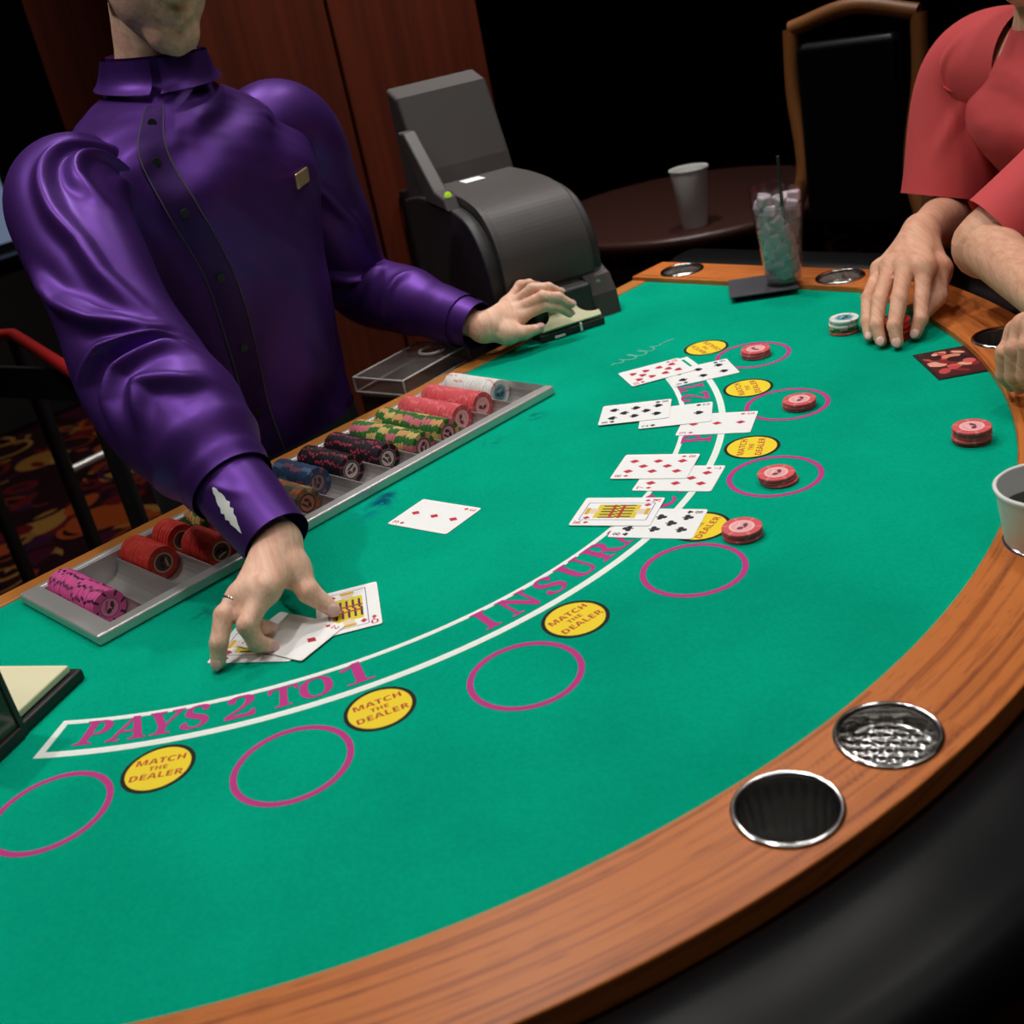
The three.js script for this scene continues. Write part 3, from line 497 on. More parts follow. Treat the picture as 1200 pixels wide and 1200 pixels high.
{
  const t = thing('tip_box', 'dark wooden tip box with clear plastic lid hanging behind the tray', 'box', [0.345, 0, -0.105], 0.12);
  mesh('wooden_body', box(0.15, 0.165, 0.1, 0, 0.855, 0, 0.005), mat.darkWood, t);
  { const e = [], c = [[-0.077, -0.052], [0.077, -0.052], [0.077, 0.052], [-0.077, 0.052]]; c.forEach(([x, z], i) => { const [X, Z] = c[(i + 1) % 4]; for (const y of [0.942, 0.965]) e.push(rod(V(x, y, z), V(X, y, Z), 0.0017, 8)); e.push(rod(V(x, 0.942, z), V(x, 0.965, z), 0.0017, 8)); }); mesh('lid_edge', e, M([0.55, 0.52, 0.5], { roughness: 0.3 }), t); }
  mesh('clear_lid', [box(0.152, 0.002, 0.102, 0, 0.9645, 0, 0.0008), box(0.155, 0.022, 0.003, 0, 0.951, 0.052, 0.001), box(0.155, 0.022, 0.003, 0, 0.951, -0.052, 0.001), box(0.003, 0.022, 0.104, -0.077, 0.951, 0, 0.001), box(0.003, 0.022, 0.104, 0.077, 0.951, 0, 0.001)], mat.acrylic, t);
  const r = new THREE.TorusGeometry(0.021, 0.0025, 10, 40); r.rotateX(Math.PI / 2); r.translate(0.042, 0.968, 0.01); mesh('slot_ring', r, M([0.5, 0.48, 0.46], { roughness: 0.3 }), t);
  mesh('bracket', box(0.09, 0.02, 0.05, 0, 0.9, 0.07, 0.002), mat.blackMetal, t);
}
tag(mesh('cocktail_napkin', (() => { const g = box(0.104, 0.0028, 0.096, 0, 0, 0, 0.001); g.rotateY(-0.94); g.translate(0.786, TH + 0.0098, 0.243); return g; })(), mat.napkin), 'dark square napkin under the iced drink', 'napkin');
{
  const y0 = TH + 0.0114, t = thing('water_glass', 'tall clear plastic glass of iced water on a dark napkin', 'glass', [0.796, y0, 0.276]);
  const H = 0.148, r = (y) => mix(0.0272, 0.0415, y / H);
  mesh('tumbler', lathe([[0, 0], [0.0262, 0], [0.0272, 0.0015], [r(H), H], [r(H) - 0.0008, H + 0.0008], [r(H) - 0.0017, H], [r(0.006) - 0.0016, 0.006], [0, 0.006]], 48), mat.glass, t);
  mesh('water', lathe([[0, 0.0064], [r(0.0064) - 0.0019, 0.0064], [r(0.12) - 0.0019, 0.12], [0, 0.12]], 40), mat.water, t);
  for (let i = 0; i < 60; i++) { const y = 0.017 + i / 60 * 0.117, a = i * 2.4, q = (r(y) - 0.0135) * (i % 4 ? 0.97 : 0.2), g = new RoundedBoxGeometry(0.019, 0.017, 0.018, 2, 0.004); g.rotateX(i * 1.3); g.rotateY(i * 0.9); g.translate(q * Math.cos(a), y, q * Math.sin(a)); mesh('ice_cube', g, mat.ice, t); }
  mesh('straw', rod(V(-0.004, 0.008, 0.012), V(-0.018, 0.196, 0.02), 0.0026, 14), mat.black, t);
}
{
  const y0 = TH + 0.008 - 0.05, t = thing('coffee_cup', 'white foam cup of black coffee standing in a rail cup holder', 'cup', [0.1834, y0, 0.9178]);
  const H = 0.102, r = (y) => mix(0.0285, 0.0425, y / H);
  mesh('cup', lathe([[0, 0], [0.0285, 0], [r(0.094), 0.094], [r(H) + 0.001, H - 0.003], [r(H) + 0.002, H], [r(H), H + 0.0018], [r(H) - 0.0022, H], [r(0.006) - 0.0022, 0.006], [0, 0.006]], 56), mat.paperCup, t);
  mesh('coffee', lathe([[0, 0.08], [r(0.08) - 0.0024, 0.08], [r(0.076) - 0.0024, 0.076], [0, 0.076]], 48), mat.coffee, t);
}
{
  const tex = canvasTexture(256, 176, (x, w, h) => { x.fillStyle = '#4a1418'; x.fillRect(0, 0, w, h); const cs = ['#d8605c', '#2a0c12', '#e08a70', '#8a2028', '#c84a4a', '#f0a890']; for (let i = 0; i < 26; i++) { x.fillStyle = cs[i % 6]; x.beginPath(); x.ellipse(30 + rnd() * (w - 60), 26 + rnd() * (h - 52), 10 + rnd() * 26, 8 + rnd() * 22, rnd() * 3, 0, 6.3); x.fill(); } x.strokeStyle = '#20080c'; x.lineWidth = 16; x.strokeRect(4, 4, w - 8, h - 8); });
  const g = box(0.094, 0.0012, 0.064, 0, 0, 0, 0.0004), p = g.attributes.position, uv = g.attributes.uv; for (let i = 0; i < p.count; i++) uv.setXY(i, p.getX(i) / 0.094 + 0.5, 0.5 - p.getZ(i) / 0.064);
  const m = mesh('printed_card', g, M(0xffffff, { map: tex, roughness: 0.4 })); m.position.set(0.566, TH + 0.0008, 0.652); m.rotation.y = 0.78; tag(m, 'small dark red printed card lying against the rail', 'card');
}

// ---------------------------------------------------------------- people
function handField(h) {      // h: W wrist, E elbow or cuff end, fingers: [[M,P,D,T], ...], thumb [M,I,T], s scale of the radii
  const { W, E, fingers, thumb, s = 1 } = h, rw = 0.019 * s;
  const rf = h.rf ?? [1, 1, 1, 1], fr = [[0.0098, 0.0088, 0.0078, 0.0066], [0.01, 0.009, 0.008, 0.0068], [0.0096, 0.0086, 0.0076, 0.0064], [0.0086, 0.0078, 0.0068, 0.0058]].map((a, i) => a.map((x) => x * s * rf[i]));
  return (x, y, z) => {
    let d = E ? cap(x, y, z, W, E, rw * 1.0, h.rE ?? rw * 1.35) : 1;
    d = smin(d, cap(x, y, z, W, h.W2 ?? W.clone().addScaledVector(fingers[1][0].clone().sub(W), 0.25), rw * 0.98, 0.0175 * s), 0.01);
    fingers.forEach((f, i) => { d = smin(d, cap(x, y, z, W, f[0], 0.0155 * s, fr[i][0] * 1.12), 0.012); if (i) d = smin(d, cap(x, y, z, f[0], fingers[i - 1][0], fr[i][0] * 1.02, fr[i - 1][0] * 1.02), 0.008); });
    if (thumb) { d = smin(d, cap(x, y, z, W, thumb[0], 0.015 * s, 0.0145 * s), 0.012); d = smin(d, cap(x, y, z, thumb[0], fingers[0][0], 0.009 * s, 0.008 * s), 0.014); }
    let o = d;
    fingers.forEach((f, i) => { let q = cap(x, y, z, f[0], f[1], fr[i][0], fr[i][1]); q = smin(q, cap(x, y, z, f[1], f[2], fr[i][1] * 1.03, fr[i][2]), 0.003); q = smin(q, cap(x, y, z, f[2], f[3], fr[i][2] * 1.02, fr[i][3]), 0.003); o = Math.min(o, smin(d, q, 0.009)); });
    if (thumb) { let q = cap(x, y, z, thumb[0], thumb[1], 0.0138 * s, 0.0105 * s); q = smin(q, cap(x, y, z, thumb[1], thumb[2], 0.0112 * s, 0.0075 * s), 0.004); o = Math.min(o, smin(d, q, 0.012)); }
    return o;
  };
}
function handGeo(h, cell = 0.0027) {
  const pts = [h.W, ...(h.E ? [h.E] : []), ...h.fingers.flat(), ...(h.thumb ?? [])], lo = V(9, 9, 9), hi = V(-9, -9, -9), m = V(0.034, 0.034, 0.034);
  for (const p of pts) { lo.min(p); hi.max(p); }
  return sdfMesh(handField(h), lo.sub(m), hi.add(m), cell);
}
function nails(h, parent, up) {
  const one = (D, T, r) => { const ax = T.clone().sub(D).normalize(), n = up.clone().addScaledVector(ax, -up.dot(ax)).normalize(), b = ax.clone().cross(n), g = new THREE.SphereGeometry(1, 18, 12); g.scale(r * 0.72, r * 0.9, r * 0.24); g.applyMatrix4(new THREE.Matrix4().makeBasis(b, ax, n)); const c = T.clone().addScaledVector(ax, r * 0.12).addScaledVector(n, r * 0.86); g.translate(c.x, c.y, c.z); mesh('fingernail', g, mat.nail, parent); };
  h.fingers.forEach((f, i) => one(f[2], f[3], [0.0066, 0.0068, 0.0064, 0.0058][i] * (h.s ?? 1) * (h.rf?.[i] ?? 1))); if (h.thumb) one(h.thumb[1], h.thumb[2], 0.0078 * (h.s ?? 1));
}
function bodyGeo(j, cell = 0.012) {     // trunk, neck and the covered parts of the limbs, one field
  const f = (x, y, z) => {
    let d = 1; for (const [a, b, ra, rb] of j.bones) d = smin(d, cap(x, y, z, a, b, ra, rb), 0.04); return d;
  };
  const lo = V(9, 9, 9), hi = V(-9, -9, -9); for (const [a, b, ra, rb] of j.bones) { const r = Math.max(ra, rb), m = V(r, r, r); lo.min(a.clone().sub(m)).min(b.clone().sub(m)); hi.max(a.clone().add(m)).max(b.clone().add(m)); }
  return sdfMesh(f, lo, hi, cell);
}
function headGeo(c, fwd, up, cell = 0.004) {      // c: centre of the skull
  const z = fwd.clone().normalize(), x = up.clone().cross(z).normalize(), y = z.clone().cross(x), P = (a, b, d) => V(a, b, d), O = V();
  const f = (wx, wy, wz) => {
    O.set(wx - c.x, wy - c.y, wz - c.z); const px = O.dot(x), py = O.dot(y), pz = O.dot(z), ax = Math.abs(px);
    let d = ell(px, py, pz, P(0, 0.025, -0.012), P(0.074, 0.088, 0.094));
    d = smin(d, ell(px, py, pz, P(0, -0.045, 0.022), P(0.058, 0.062, 0.066)), 0.03);
    d = smin(d, cap(ax, py, pz, P(0, -0.098, 0.066), P(0.012, -0.094, 0.064), 0.018, 0.018), 0.02);
    d = smin(d, cap(ax, py, pz, P(0, 0.02, 0.078), P(0.034, 0.024, 0.07), 0.013, 0.01), 0.014);
    d = Math.max(d, -ell(ax, py, pz, P(0.031, 0.002, 0.092), P(0.017, 0.011, 0.016)) * 0.6);
    d = smin(d, cap(px, py, pz, P(0, 0.012, 0.086), P(0, -0.03, 0.106), 0.008, 0.012), 0.012);
    d = smin(d, cap(ax, py, pz, P(0.006, -0.034, 0.096), P(0.013, -0.036, 0.09), 0.008, 0.007), 0.008);
    d = smin(d, cap(ax, py, pz, P(0, -0.06, 0.089), P(0.019, -0.064, 0.08), 0.0055, 0.004), 0.006);
    d = smin(d, cap(ax, py, pz, P(0, -0.071, 0.087), P(0.016, -0.068, 0.08), 0.006, 0.004), 0.004);
    d = smin(d, ell(ax, py, pz, P(0.077, -0.01, -0.006), P(0.009, 0.031, 0.019)), 0.008);
    return d;
  };
  return { geo: sdfMesh(f, c.clone().addScalar(-0.13), c.clone().addScalar(0.13), cell), x, y, z };
}
function faceParts(t, c, H, hairMat) {
  for (const s of [-1, 1]) { const g = new THREE.SphereGeometry(0.0115, 20, 16), q = c.clone().addScaledVector(H.x, s * 0.031).addScaledVector(H.y, 0.002).addScaledVector(H.z, 0.0705); g.translate(q.x, q.y, q.z); mesh('eye', g, mat.eye, t); const i = new THREE.SphereGeometry(0.005, 14, 10); q.addScaledVector(H.z, 0.0082); i.translate(q.x, q.y, q.z); mesh('iris', i, mat.hair, t); }
  const f = (wx, wy, wz) => { const o = V(wx - c.x, wy - c.y, wz - c.z), px = o.dot(H.x), py = o.dot(H.y), pz = o.dot(H.z); let d = ell(px, py, pz, V(0, 0.032, -0.02), V(0.082, 0.094, 0.1)); d = Math.max(d, -(py - 0.045 + 0.9 * Math.max(0, -pz - 0.005) + 0.5 * Math.max(0, 0.04 - pz))); return d + 0.002 * Math.sin(px * 300) * Math.sin(py * 140); };
  mesh('hair', sdfMesh(f, c.clone().addScalar(-0.135), c.clone().addScalar(0.14), 0.006), hairMat, t);
}

// ---- the dealer
{
  const t = thing('person', 'dealer in a purple satin shirt reaching across the tray to turn cards', 'person', [0.12, 0, -0.24]);
  const L = (g) => { g.translate(-0.12, 0, 0.24); return g; };            // built in table coordinates, hung on the group at the feet
  const SR = V(-0.088, 1.325, -0.115), ER = V(-0.168, 1.148, 0.099), SL = V(0.292, 1.325, -0.205), EL = V(0.398, 1.062, -0.255);
  const right = { W: V(-0.199, 1.017, 0.328), E: V(-0.19, 1.058, 0.262), s: 1, rE: 0.024,
    rf: [1.05, 0.95, 0.95, 1.22],
    fingers: [[V(-0.251, 1.004, 0.374), V(-0.286, 0.987, 0.385), V(-0.284, 0.968, 0.389), V(-0.272, 0.9575, 0.387)],
      [V(-0.257, 1.004, 0.367), V(-0.279, 0.99, 0.369), V(-0.269, 0.972, 0.37), V(-0.257, 0.963, 0.367)],
      [V(-0.263, 1.001, 0.361), V(-0.281, 0.99, 0.36), V(-0.272, 0.974, 0.358), V(-0.26, 0.965, 0.356)],
      [V(-0.268, 0.999, 0.354), V(-0.291, 0.993, 0.357), V(-0.3085, 0.975, 0.365), V(-0.3155, 0.958, 0.3655)]],
    thumb: [V(-0.206, 0.998, 0.354), V(-0.211, 0.98, 0.378), V(-0.2015, 0.9595, 0.396)] };
  const left = { W: V(0.418, 1.0, -0.007), E: V(0.416, 1.012, -0.05), s: 0.98, rE: 0.024,
    fingers: [[V(0.478, 0.996, 0.008), V(0.506, 1.008, 0.042), V(0.525, 1.0, 0.054), V(0.537, 0.986, 0.061)],
      [V(0.482, 1.004, -0.002), V(0.506, 1.022, 0.041), V(0.524, 1.016, 0.056), V(0.538, 1.001, 0.066)],
      [V(0.486, 1.01, -0.012), V(0.508, 1.033, 0.02), V(0.526, 1.03, 0.037), V(0.542, 1.018, 0.044)],
      [V(0.488, 1.012, -0.022), V(0.517, 1.034, -0.014), V(0.533, 1.032, -0.01), V(0.548, 1.024, -0.008)]],
    thumb: [V(0.44, 0.984, 0.018), V(0.458, 0.981, 0.036), V(0.484, 0.979, 0.044)] };
  const neck = V(0.11, 1.40, -0.19), skull = V(0.115, 1.585, -0.13);
  const head = headGeo(skull, V(-0.25, -0.3, 1), V(0, 1, 0.25));
  const body = bodyGeo({ bones: [[V(0.13, 0.9, -0.25), V(0.12, 1.1, -0.225), 0.09, 0.085], [V(0.12, 1.1, -0.225), V(0.105, 1.28, -0.185), 0.085, 0.09], [V(0.105, 1.28, -0.185), neck, 0.08, 0.05], [neck, V(0.112, 1.52, -0.15), 0.052, 0.05], [SR, ER, 0.042, 0.032], [ER, right.E, 0.032, 0.023], [SL, EL, 0.042, 0.03], [EL, left.E, 0.03, 0.022], [V(0.05, 1.32, -0.16), SR, 0.05, 0.05], [V(0.17, 1.32, -0.18), SL, 0.05, 0.05], [V(0.04, 0.86, -0.26), V(0.03, 0.48, -0.28), 0.075, 0.055], [V(0.03, 0.48, -0.28), V(0.03, 0.08, -0.32), 0.05, 0.035], [V(0.2, 0.86, -0.26), V(0.22, 0.48, -0.28), 0.075, 0.055], [V(0.22, 0.48, -0.28), V(0.22, 0.08, -0.32), 0.05, 0.035]] });
  mesh('body', L(merge([body, head.geo, handGeo(right), handGeo(left)])), mat.skin, t);
  const sub = new THREE.Group(); sub.name = 'features'; sub.position.set(-0.12, 0, 0.24);
  const add = (fn) => { const n0 = t.children.length; fn(); for (const c of t.children.slice(n0)) c.geometry.translate(-0.12, 0, 0.24); };
  add(() => { nails(right, t, V(-0.55, 0.6, 0.6)); nails(left, t, V(-0.25, 0.85, 0.45)); faceParts(t, skull, head, mat.hair); });
  { const a = right.fingers[3][0], b = right.fingers[3][1], d = b.clone().sub(a).normalize(), g = new THREE.TorusGeometry(0.0112, 0.0016, 10, 32); g.applyQuaternion(new THREE.Quaternion().setFromUnitVectors(V(0, 0, 1), d)); const q = a.clone().lerp(b, 0.45); g.translate(q.x, q.y, q.z); mesh('ring', L(g), mat.silver, t); }
  // shirt: trunk and two full sleeves
  const u0 = V(0.995, 0, -0.1), u1 = V(0.97, -0.02, -0.24), v0 = V(0.1, -0.05, 0.99), v1 = V(0.24, -0.1, 0.96);
  const trunk = loft([
    { c: V(0.13, 0.87, -0.25), u: u0, v: v0, a: 0.165, b: 0.115, n: 2.3 }, { c: V(0.13, 0.96, -0.245), u: u0, v: v0, a: 0.165, b: 0.118, n: 2.3 }, { c: V(0.125, 1.08, -0.23), u: u0, v: v1, a: 0.168, b: 0.122, n: 2.3 },
    { c: V(0.115, 1.2, -0.205), u: u1, v: v1, a: 0.182, b: 0.132, n: 2.4 }, { c: V(0.105, 1.3, -0.175), u: u1, v: v1, a: 0.2, b: 0.12, n: 2.4 }, { c: V(0.104, 1.365, -0.17), u: u1, v: v1, a: 0.18, b: 0.094, n: 2.2 },
    { c: V(0.105, 1.405, -0.18), u: u1, v: v1, a: 0.11, b: 0.08, n: 2 }, { c: V(0.108, 1.43, -0.18), u: u1, v: v1, a: 0.06, b: 0.064, n: 2 }, { c: V(0.109, 1.465, -0.172), u: u1, v: v1, a: 0.058, b: 0.062, n: 2 }],
  150, 140, (s, a) => { const w = smooth(0, 0.1, s) * smooth(0.85, 0.6, s); return w * (0.01 * Math.sin(a * 6 + s * 22 + 2 * Math.sin(s * 9)) * fbm(Math.cos(a) * 2 + 4, s * 5, 2) + 0.012 * (fbm(Math.cos(a) * 3 + s * 5 + 9, Math.sin(a) * 3 - s * 7 + 9, 3) - 0.5)); });
  mesh('shirt', L(trunk.geo), mat.satin, t, 'dark purple satin shirt front');
  const folds = foldField([
    { p: [[0.0, -0.37], [0.17, 0.05], [0.27, 0.32], [0.36, 0.7]], a: 0.0160, w: 0.0106 }, { p: [[0.0, -0.75], [0.17, -0.3], [0.35, -0.15], [0.5, 0.1], [0.65, 0.62]], a: 0.0173, w: 0.0118 },
    { p: [[0.36, -0.93], [0.44, -0.88], [0.5, -0.75], [0.575, -0.33], [0.65, 0.38], [0.67, 0.8]], a: 0.0173, w: 0.0118 }, { p: [[0.76, -0.93], [0.69, -0.75], [0.655, -0.35], [0.7, 0.42], [0.73, 0.8]], a: 0.0227, w: 0.0130 },
    { p: [[0.83, -0.85], [0.77, -0.55], [0.74, -0.2], [0.755, 0.56], [0.79, 0.9]], a: 0.0187, w: 0.0094 }, { p: [[0.87, -0.6], [0.83, -0.35], [0.8, -0.1], [0.84, 0.4], [0.85, 0.8]], a: 0.0160, w: 0.0094 }, { p: [[0.02, 0.3], [0.12, 0.6], [0.3, 0.95]], a: 0.0074, w: 0.0118 },
  ]);
  const fore = right.W.clone().lerp(ER, 0.33);
  const slR = clothTube([V(0.0, 1.325, -0.165), SR, V(-0.138, 1.25, -0.005), ER, V(-0.178, 1.115, 0.165), fore], [[0, 0.06], [0.16, 0.075], [0.3, 0.068], [0.5, 0.064], [0.68, 0.073], [0.8, 0.073], [0.9, 0.063], [0.965, 0.05], [1, 0.046]], folds, 190, 110);
  mesh('sleeve', L(slR.geo), mat.satin, t, 'loose satin sleeve of the reaching arm');
  const cuffR = clothTube([right.W.clone().lerp(ER, 0.46), right.W.clone().lerp(ER, 0.24), right.W.clone().lerp(ER, 0.01)], [[0, 0.043], [0.4, 0.0405], [1, 0.036]], foldField([{ p: [[0.3, -0.6], [0.7, 0.2]], a: 0.002, w: 0.006 }]), 40, 64);
  const cuffIn = clothTube([right.W.clone().lerp(ER, 0.02), right.W.clone().lerp(ER, 0.14)], [[0, 0.036], [1, 0.03]], null, 6, 64);
  mesh('cuff', L(merge([cuffR.geo, cuffIn.geo])), mat.satin, t, 'buttoned purple cuff with white embroidery');
  { // white embroidered mark on the cuff
    const tris = []; const P0 = (tt, ph) => cuffR.point(tt, ph, 0.0012);
    const g = grid(14, 10, (u, v) => { const w = 0.2 * Math.sin(Math.PI * clamp(u * 0.95 + 0.05)) * (0.6 + 0.4 * Math.sin(u * 19) ** 2); return P0(mix(0.42, 0.9, u), 0.5 + (v - 0.5) * 2 * w + 0.25 * (u - 0.5)); }, false);
    mesh('embroidery', L(g), mat.white, t, 'white embroidered emblem on the cuff');
  }
  const foldsL = foldField([{ p: [[0.1, -0.6], [0.3, 0.2], [0.5, 0.7]], a: 0.01, w: 0.012 }, { p: [[0.5, -0.9], [0.58, 0], [0.66, 0.9]], a: 0.012, w: 0.01 }, { p: [[0.6, -0.9], [0.7, 0], [0.74, 0.9]], a: 0.01, w: 0.01 }, { p: [[0.78, -0.9], [0.82, 0.9]], a: 0.009, w: 0.008 }]);
  const slL = clothTube([V(0.2, 1.325, -0.185), SL, V(0.352, 1.2, -0.24), EL, V(0.412, 1.035, -0.16), left.W.clone().lerp(EL, 0.15)], [[0, 0.06], [0.2, 0.074], [0.4, 0.066], [0.6, 0.058], [0.8, 0.054], [0.9, 0.044], [1, 0.041]], foldsL, 150, 90);
  mesh('sleeve', L(slL.geo), mat.satin, t, 'satin sleeve of the arm by the shuffler');
  const cuffL = clothTube([left.W.clone().lerp(EL, 0.3), left.W.clone().lerp(EL, 0.04)], [[0, 0.041], [1, 0.0365]], null, 20, 56), cuffLi = clothTube([left.W.clone().lerp(EL, 0.04), left.W.clone().lerp(EL, 0.14)], [[0, 0.036], [1, 0.03]], null, 6, 56);
  mesh('cuff', L(merge([cuffL.geo, cuffLi.geo])), mat.satin, t);
  // placket, buttons, collar, name badge
  const PA = (s) => Math.PI / 2 + 0.27 + 0.62 * s;
  const strip = (a0, w, lift) => grid(90, 4, (u, v) => { const s = mix(0.06, 0.78, u); return trunk.point(s, PA(s) + a0 + (v - 0.5) * w, lift); }, false);
  mesh('placket', L(strip(0, 0.26, 0.0022)), mat.satinDark, t, 'dark front placket');
  mesh('placket_seam', L(merge([strip(0.12, 0.012, 0.003), strip(-0.12, 0.012, 0.003)])), M([0.07, 0.06, 0.07], { roughness: 0.8 }), t);
  for (let i = 0; i < 6; i++) { const s = 0.16 + i * 0.11, q = trunk.point(s, PA(s), 0.004), n = trunk.point(s, PA(s), 0.02).sub(q).normalize(), g = new THREE.CylinderGeometry(0.0052, 0.0056, 0.0026, 20); g.applyQuaternion(new THREE.Quaternion().setFromUnitVectors(V(0, 1, 0), n)); g.translate(q.x, q.y, q.z); mesh('button', L(g), mat.black, t); }
  const col = (sgn) => { const g = grid(16, 6, (u, v) => { const a = PA(0.9) + sgn * mix(0.08, 2.9, u), s = mix(0.985, 0.845, v * (1 - 0.35 * u)); return trunk.point(s, a, 0.007 + 0.012 * v); }, false); return g; };
  mesh('collar', L(merge([col(1), col(-1)])), mat.satin, t);
  { const s = 0.485, a = 1.2, q = trunk.point(s, a, 0.006), n = trunk.point(s, a, 0.02).sub(q).normalize(), up = V(0, 1, 0).addScaledVector(n, -n.y).normalize(), r = up.clone().cross(n), g = box(0.062, 0.02, 0.004, 0, 0, 0, 0.002); g.applyMatrix4(new THREE.Matrix4().makeBasis(r, up, n)); g.translate(q.x, q.y, q.z); mesh('name_badge', L(g), mat.gold, t, 'small gold name badge on the chest'); }
  const leg = (x) => loft([{ c: V(x, 0.02, -0.31), u: V(1, 0, 0), v: V(0, 0, 1), a: 0.07, b: 0.085 }, { c: V(x, 0.25, -0.31), u: V(1, 0, 0), v: V(0, 0, 1), a: 0.068, b: 0.075 }, { c: V(x, 0.5, -0.28), u: V(1, 0, 0), v: V(0, 0, 1), a: 0.075, b: 0.085 }, { c: V(x, 0.76, -0.255), u: V(1, 0, 0), v: V(0, 0, 1), a: 0.088, b: 0.105 }, { c: V(mix(x, 0.12, 0.4), 0.9, -0.25), u: V(1, 0, 0), v: V(0, 0, 1), a: 0.09, b: 0.1 }], 40, 40).geo;
  const hips = loft([{ c: V(0.125, 0.76, -0.25), u: u0, v: v0, a: 0.15, b: 0.1 }, { c: V(0.127, 0.85, -0.25), u: u0, v: v0, a: 0.172, b: 0.122, n: 2.3 }, { c: V(0.128, 0.925, -0.248), u: u0, v: v0, a: 0.172, b: 0.125, n: 2.3 }], 20, 60).geo;
  mesh('trousers', L(merge([leg(0.035), leg(0.215), hips])), mat.trousers, t);
  for (const x of [0.035, 0.215]) { const g = new THREE.SphereGeometry(1, 24, 16); g.scale(0.045, 0.04, 0.13); g.translate(x, 0.04, -0.27); mesh('shoe', L(g), mat.black, t); }
}
// ---- the seated player
{
  const t = thing('person', 'seated player in a red polo shirt gripping a stack of red chips', 'person', [1.18, 0, 0.84]);
  const L = (g) => { g.translate(-1.18, 0, -0.84); return g; };
  const SR = V(1.07, 1.2, 0.46), ER = V(1.01, 1.0, 0.44), SL = V(0.9, 1.21, 0.79), EL = V(0.735, 1.045, 0.622);
  const right = { W: V(0.79, 1.045, 0.506), E: ER, rE: 0.044, s: 1.16,
    fingers: [[V(0.694, 1.026, 0.556), V(0.662, 0.996, 0.568), V(0.637, 0.976, 0.578), V(0.626, 0.9605, 0.576)],
      [V(0.69, 1.028, 0.532), V(0.633, 1.002, 0.552), V(0.603, 0.978, 0.56), V(0.594, 0.9595, 0.567)],
      [V(0.7, 1.024, 0.507), V(0.634, 1.0, 0.524), V(0.602, 0.977, 0.535), V(0.593, 0.9595, 0.545)],
      [V(0.713, 1.016, 0.484), V(0.652, 0.996, 0.498), V(0.62, 0.974, 0.512), V(0.606, 0.959, 0.522)]],
    thumb: [V(0.733, 1.01, 0.556), V(0.7, 0.985, 0.57), V(0.667, 0.967, 0.562)] };
  const left = { W: V(0.47, 1.045, 0.826), E: EL, rE: 0.037, s: 1.12,
    fingers: [[V(0.4440, 1.052, 0.8145), V(0.4270, 1.037, 0.8165), V(0.4290, 1.004, 0.8125), V(0.4450, 0.984, 0.8085)],
      [V(0.4510, 1.05, 0.7985), V(0.4330, 1.032, 0.7975), V(0.4350, 0.998, 0.7945), V(0.4510, 0.98, 0.7925)],
      [V(0.4610, 1.042, 0.7835), V(0.4430, 1.024, 0.7795), V(0.4440, 0.992, 0.7775), V(0.4580, 0.976, 0.7775)],
      [V(0.4720, 1.032, 0.7705), V(0.4550, 1.014, 0.7635), V(0.4550, 0.988, 0.7625), V(0.4670, 0.973, 0.7645)]],
    thumb: [V(0.4770, 1.022, 0.8305), V(0.4550, 1.016, 0.8385), V(0.4450, 0.995, 0.8325)] };
  const skull = V(0.93, 1.44, 0.6), head = headGeo(skull, V(-0.75, -0.45, -0.5), V(0, 1, 0)), neck = V(0.985, 1.27, 0.635);
  const hip = V(1.19, 0.76, 0.86), body = bodyGeo({ bones: [[hip, V(1.1, 1.0, 0.75), 0.13, 0.125], [V(1.1, 1.0, 0.75), V(1.0, 1.18, 0.645), 0.125, 0.115], [V(1.0, 1.18, 0.645), neck, 0.1, 0.065], [neck, V(0.945, 1.38, 0.612), 0.06, 0.055], [SR, ER, 0.056, 0.044], [SL, EL, 0.056, 0.044], [V(1.02, 1.2, 0.57), SR, 0.07, 0.06], [V(0.97, 1.2, 0.7), SL, 0.07, 0.06], [V(1.14, 0.74, 0.74), V(0.9, 0.66, 0.42), 0.085, 0.06], [V(0.9, 0.66, 0.42), V(1.0, 0.12, 0.5), 0.055, 0.04], [V(1.08, 0.74, 0.88), V(0.78, 0.66, 0.68), 0.085, 0.06], [V(0.78, 0.66, 0.68), V(0.9, 0.12, 0.72), 0.055, 0.04]] });
  mesh('body', L(merge([body, head.geo, handGeo(right, 0.003), handGeo(left, 0.003)])), mat.skinTan, t);
  const add = (fn) => { const n0 = t.children.length; fn(); for (const c of t.children.slice(n0)) c.geometry.translate(-1.18, 0, -0.84); };
  add(() => { nails(right, t, V(-0.6, 0.45, 0.2)); nails(left, t, V(-0.9, 0.2, 0.2)); faceParts(t, skull, head, M([0.09, 0.05, 0.025], { roughness: 0.7 })); });
  const u = V(0.66, 0, -0.75), v = V(-0.72, -0.2, -0.64);
  const trunk = loft([{ c: V(1.19, 0.74, 0.86), u, v, a: 0.19, b: 0.15, n: 2.3 }, { c: V(1.15, 0.88, 0.81), u, v, a: 0.19, b: 0.155, n: 2.3 }, { c: V(1.07, 1.04, 0.72), u, v, a: 0.195, b: 0.15, n: 2.3 }, { c: V(1.0, 1.16, 0.645), u, v, a: 0.205, b: 0.135, n: 2.3 }, { c: V(0.985, 1.225, 0.632), u, v, a: 0.17, b: 0.105, n: 2.2 }, { c: V(0.98, 1.262, 0.63), u, v, a: 0.1, b: 0.085 }, { c: V(0.978, 1.29, 0.627), u, v, a: 0.07, b: 0.072 }], 90, 100, (s, a) => smooth(0, 0.15, s) * smooth(0.9, 0.7, s) * 0.012 * (fbm(a * 2 + 3, s * 7, 3) - 0.5));
  mesh('polo_shirt', L(trunk.geo), mat.polo, t);
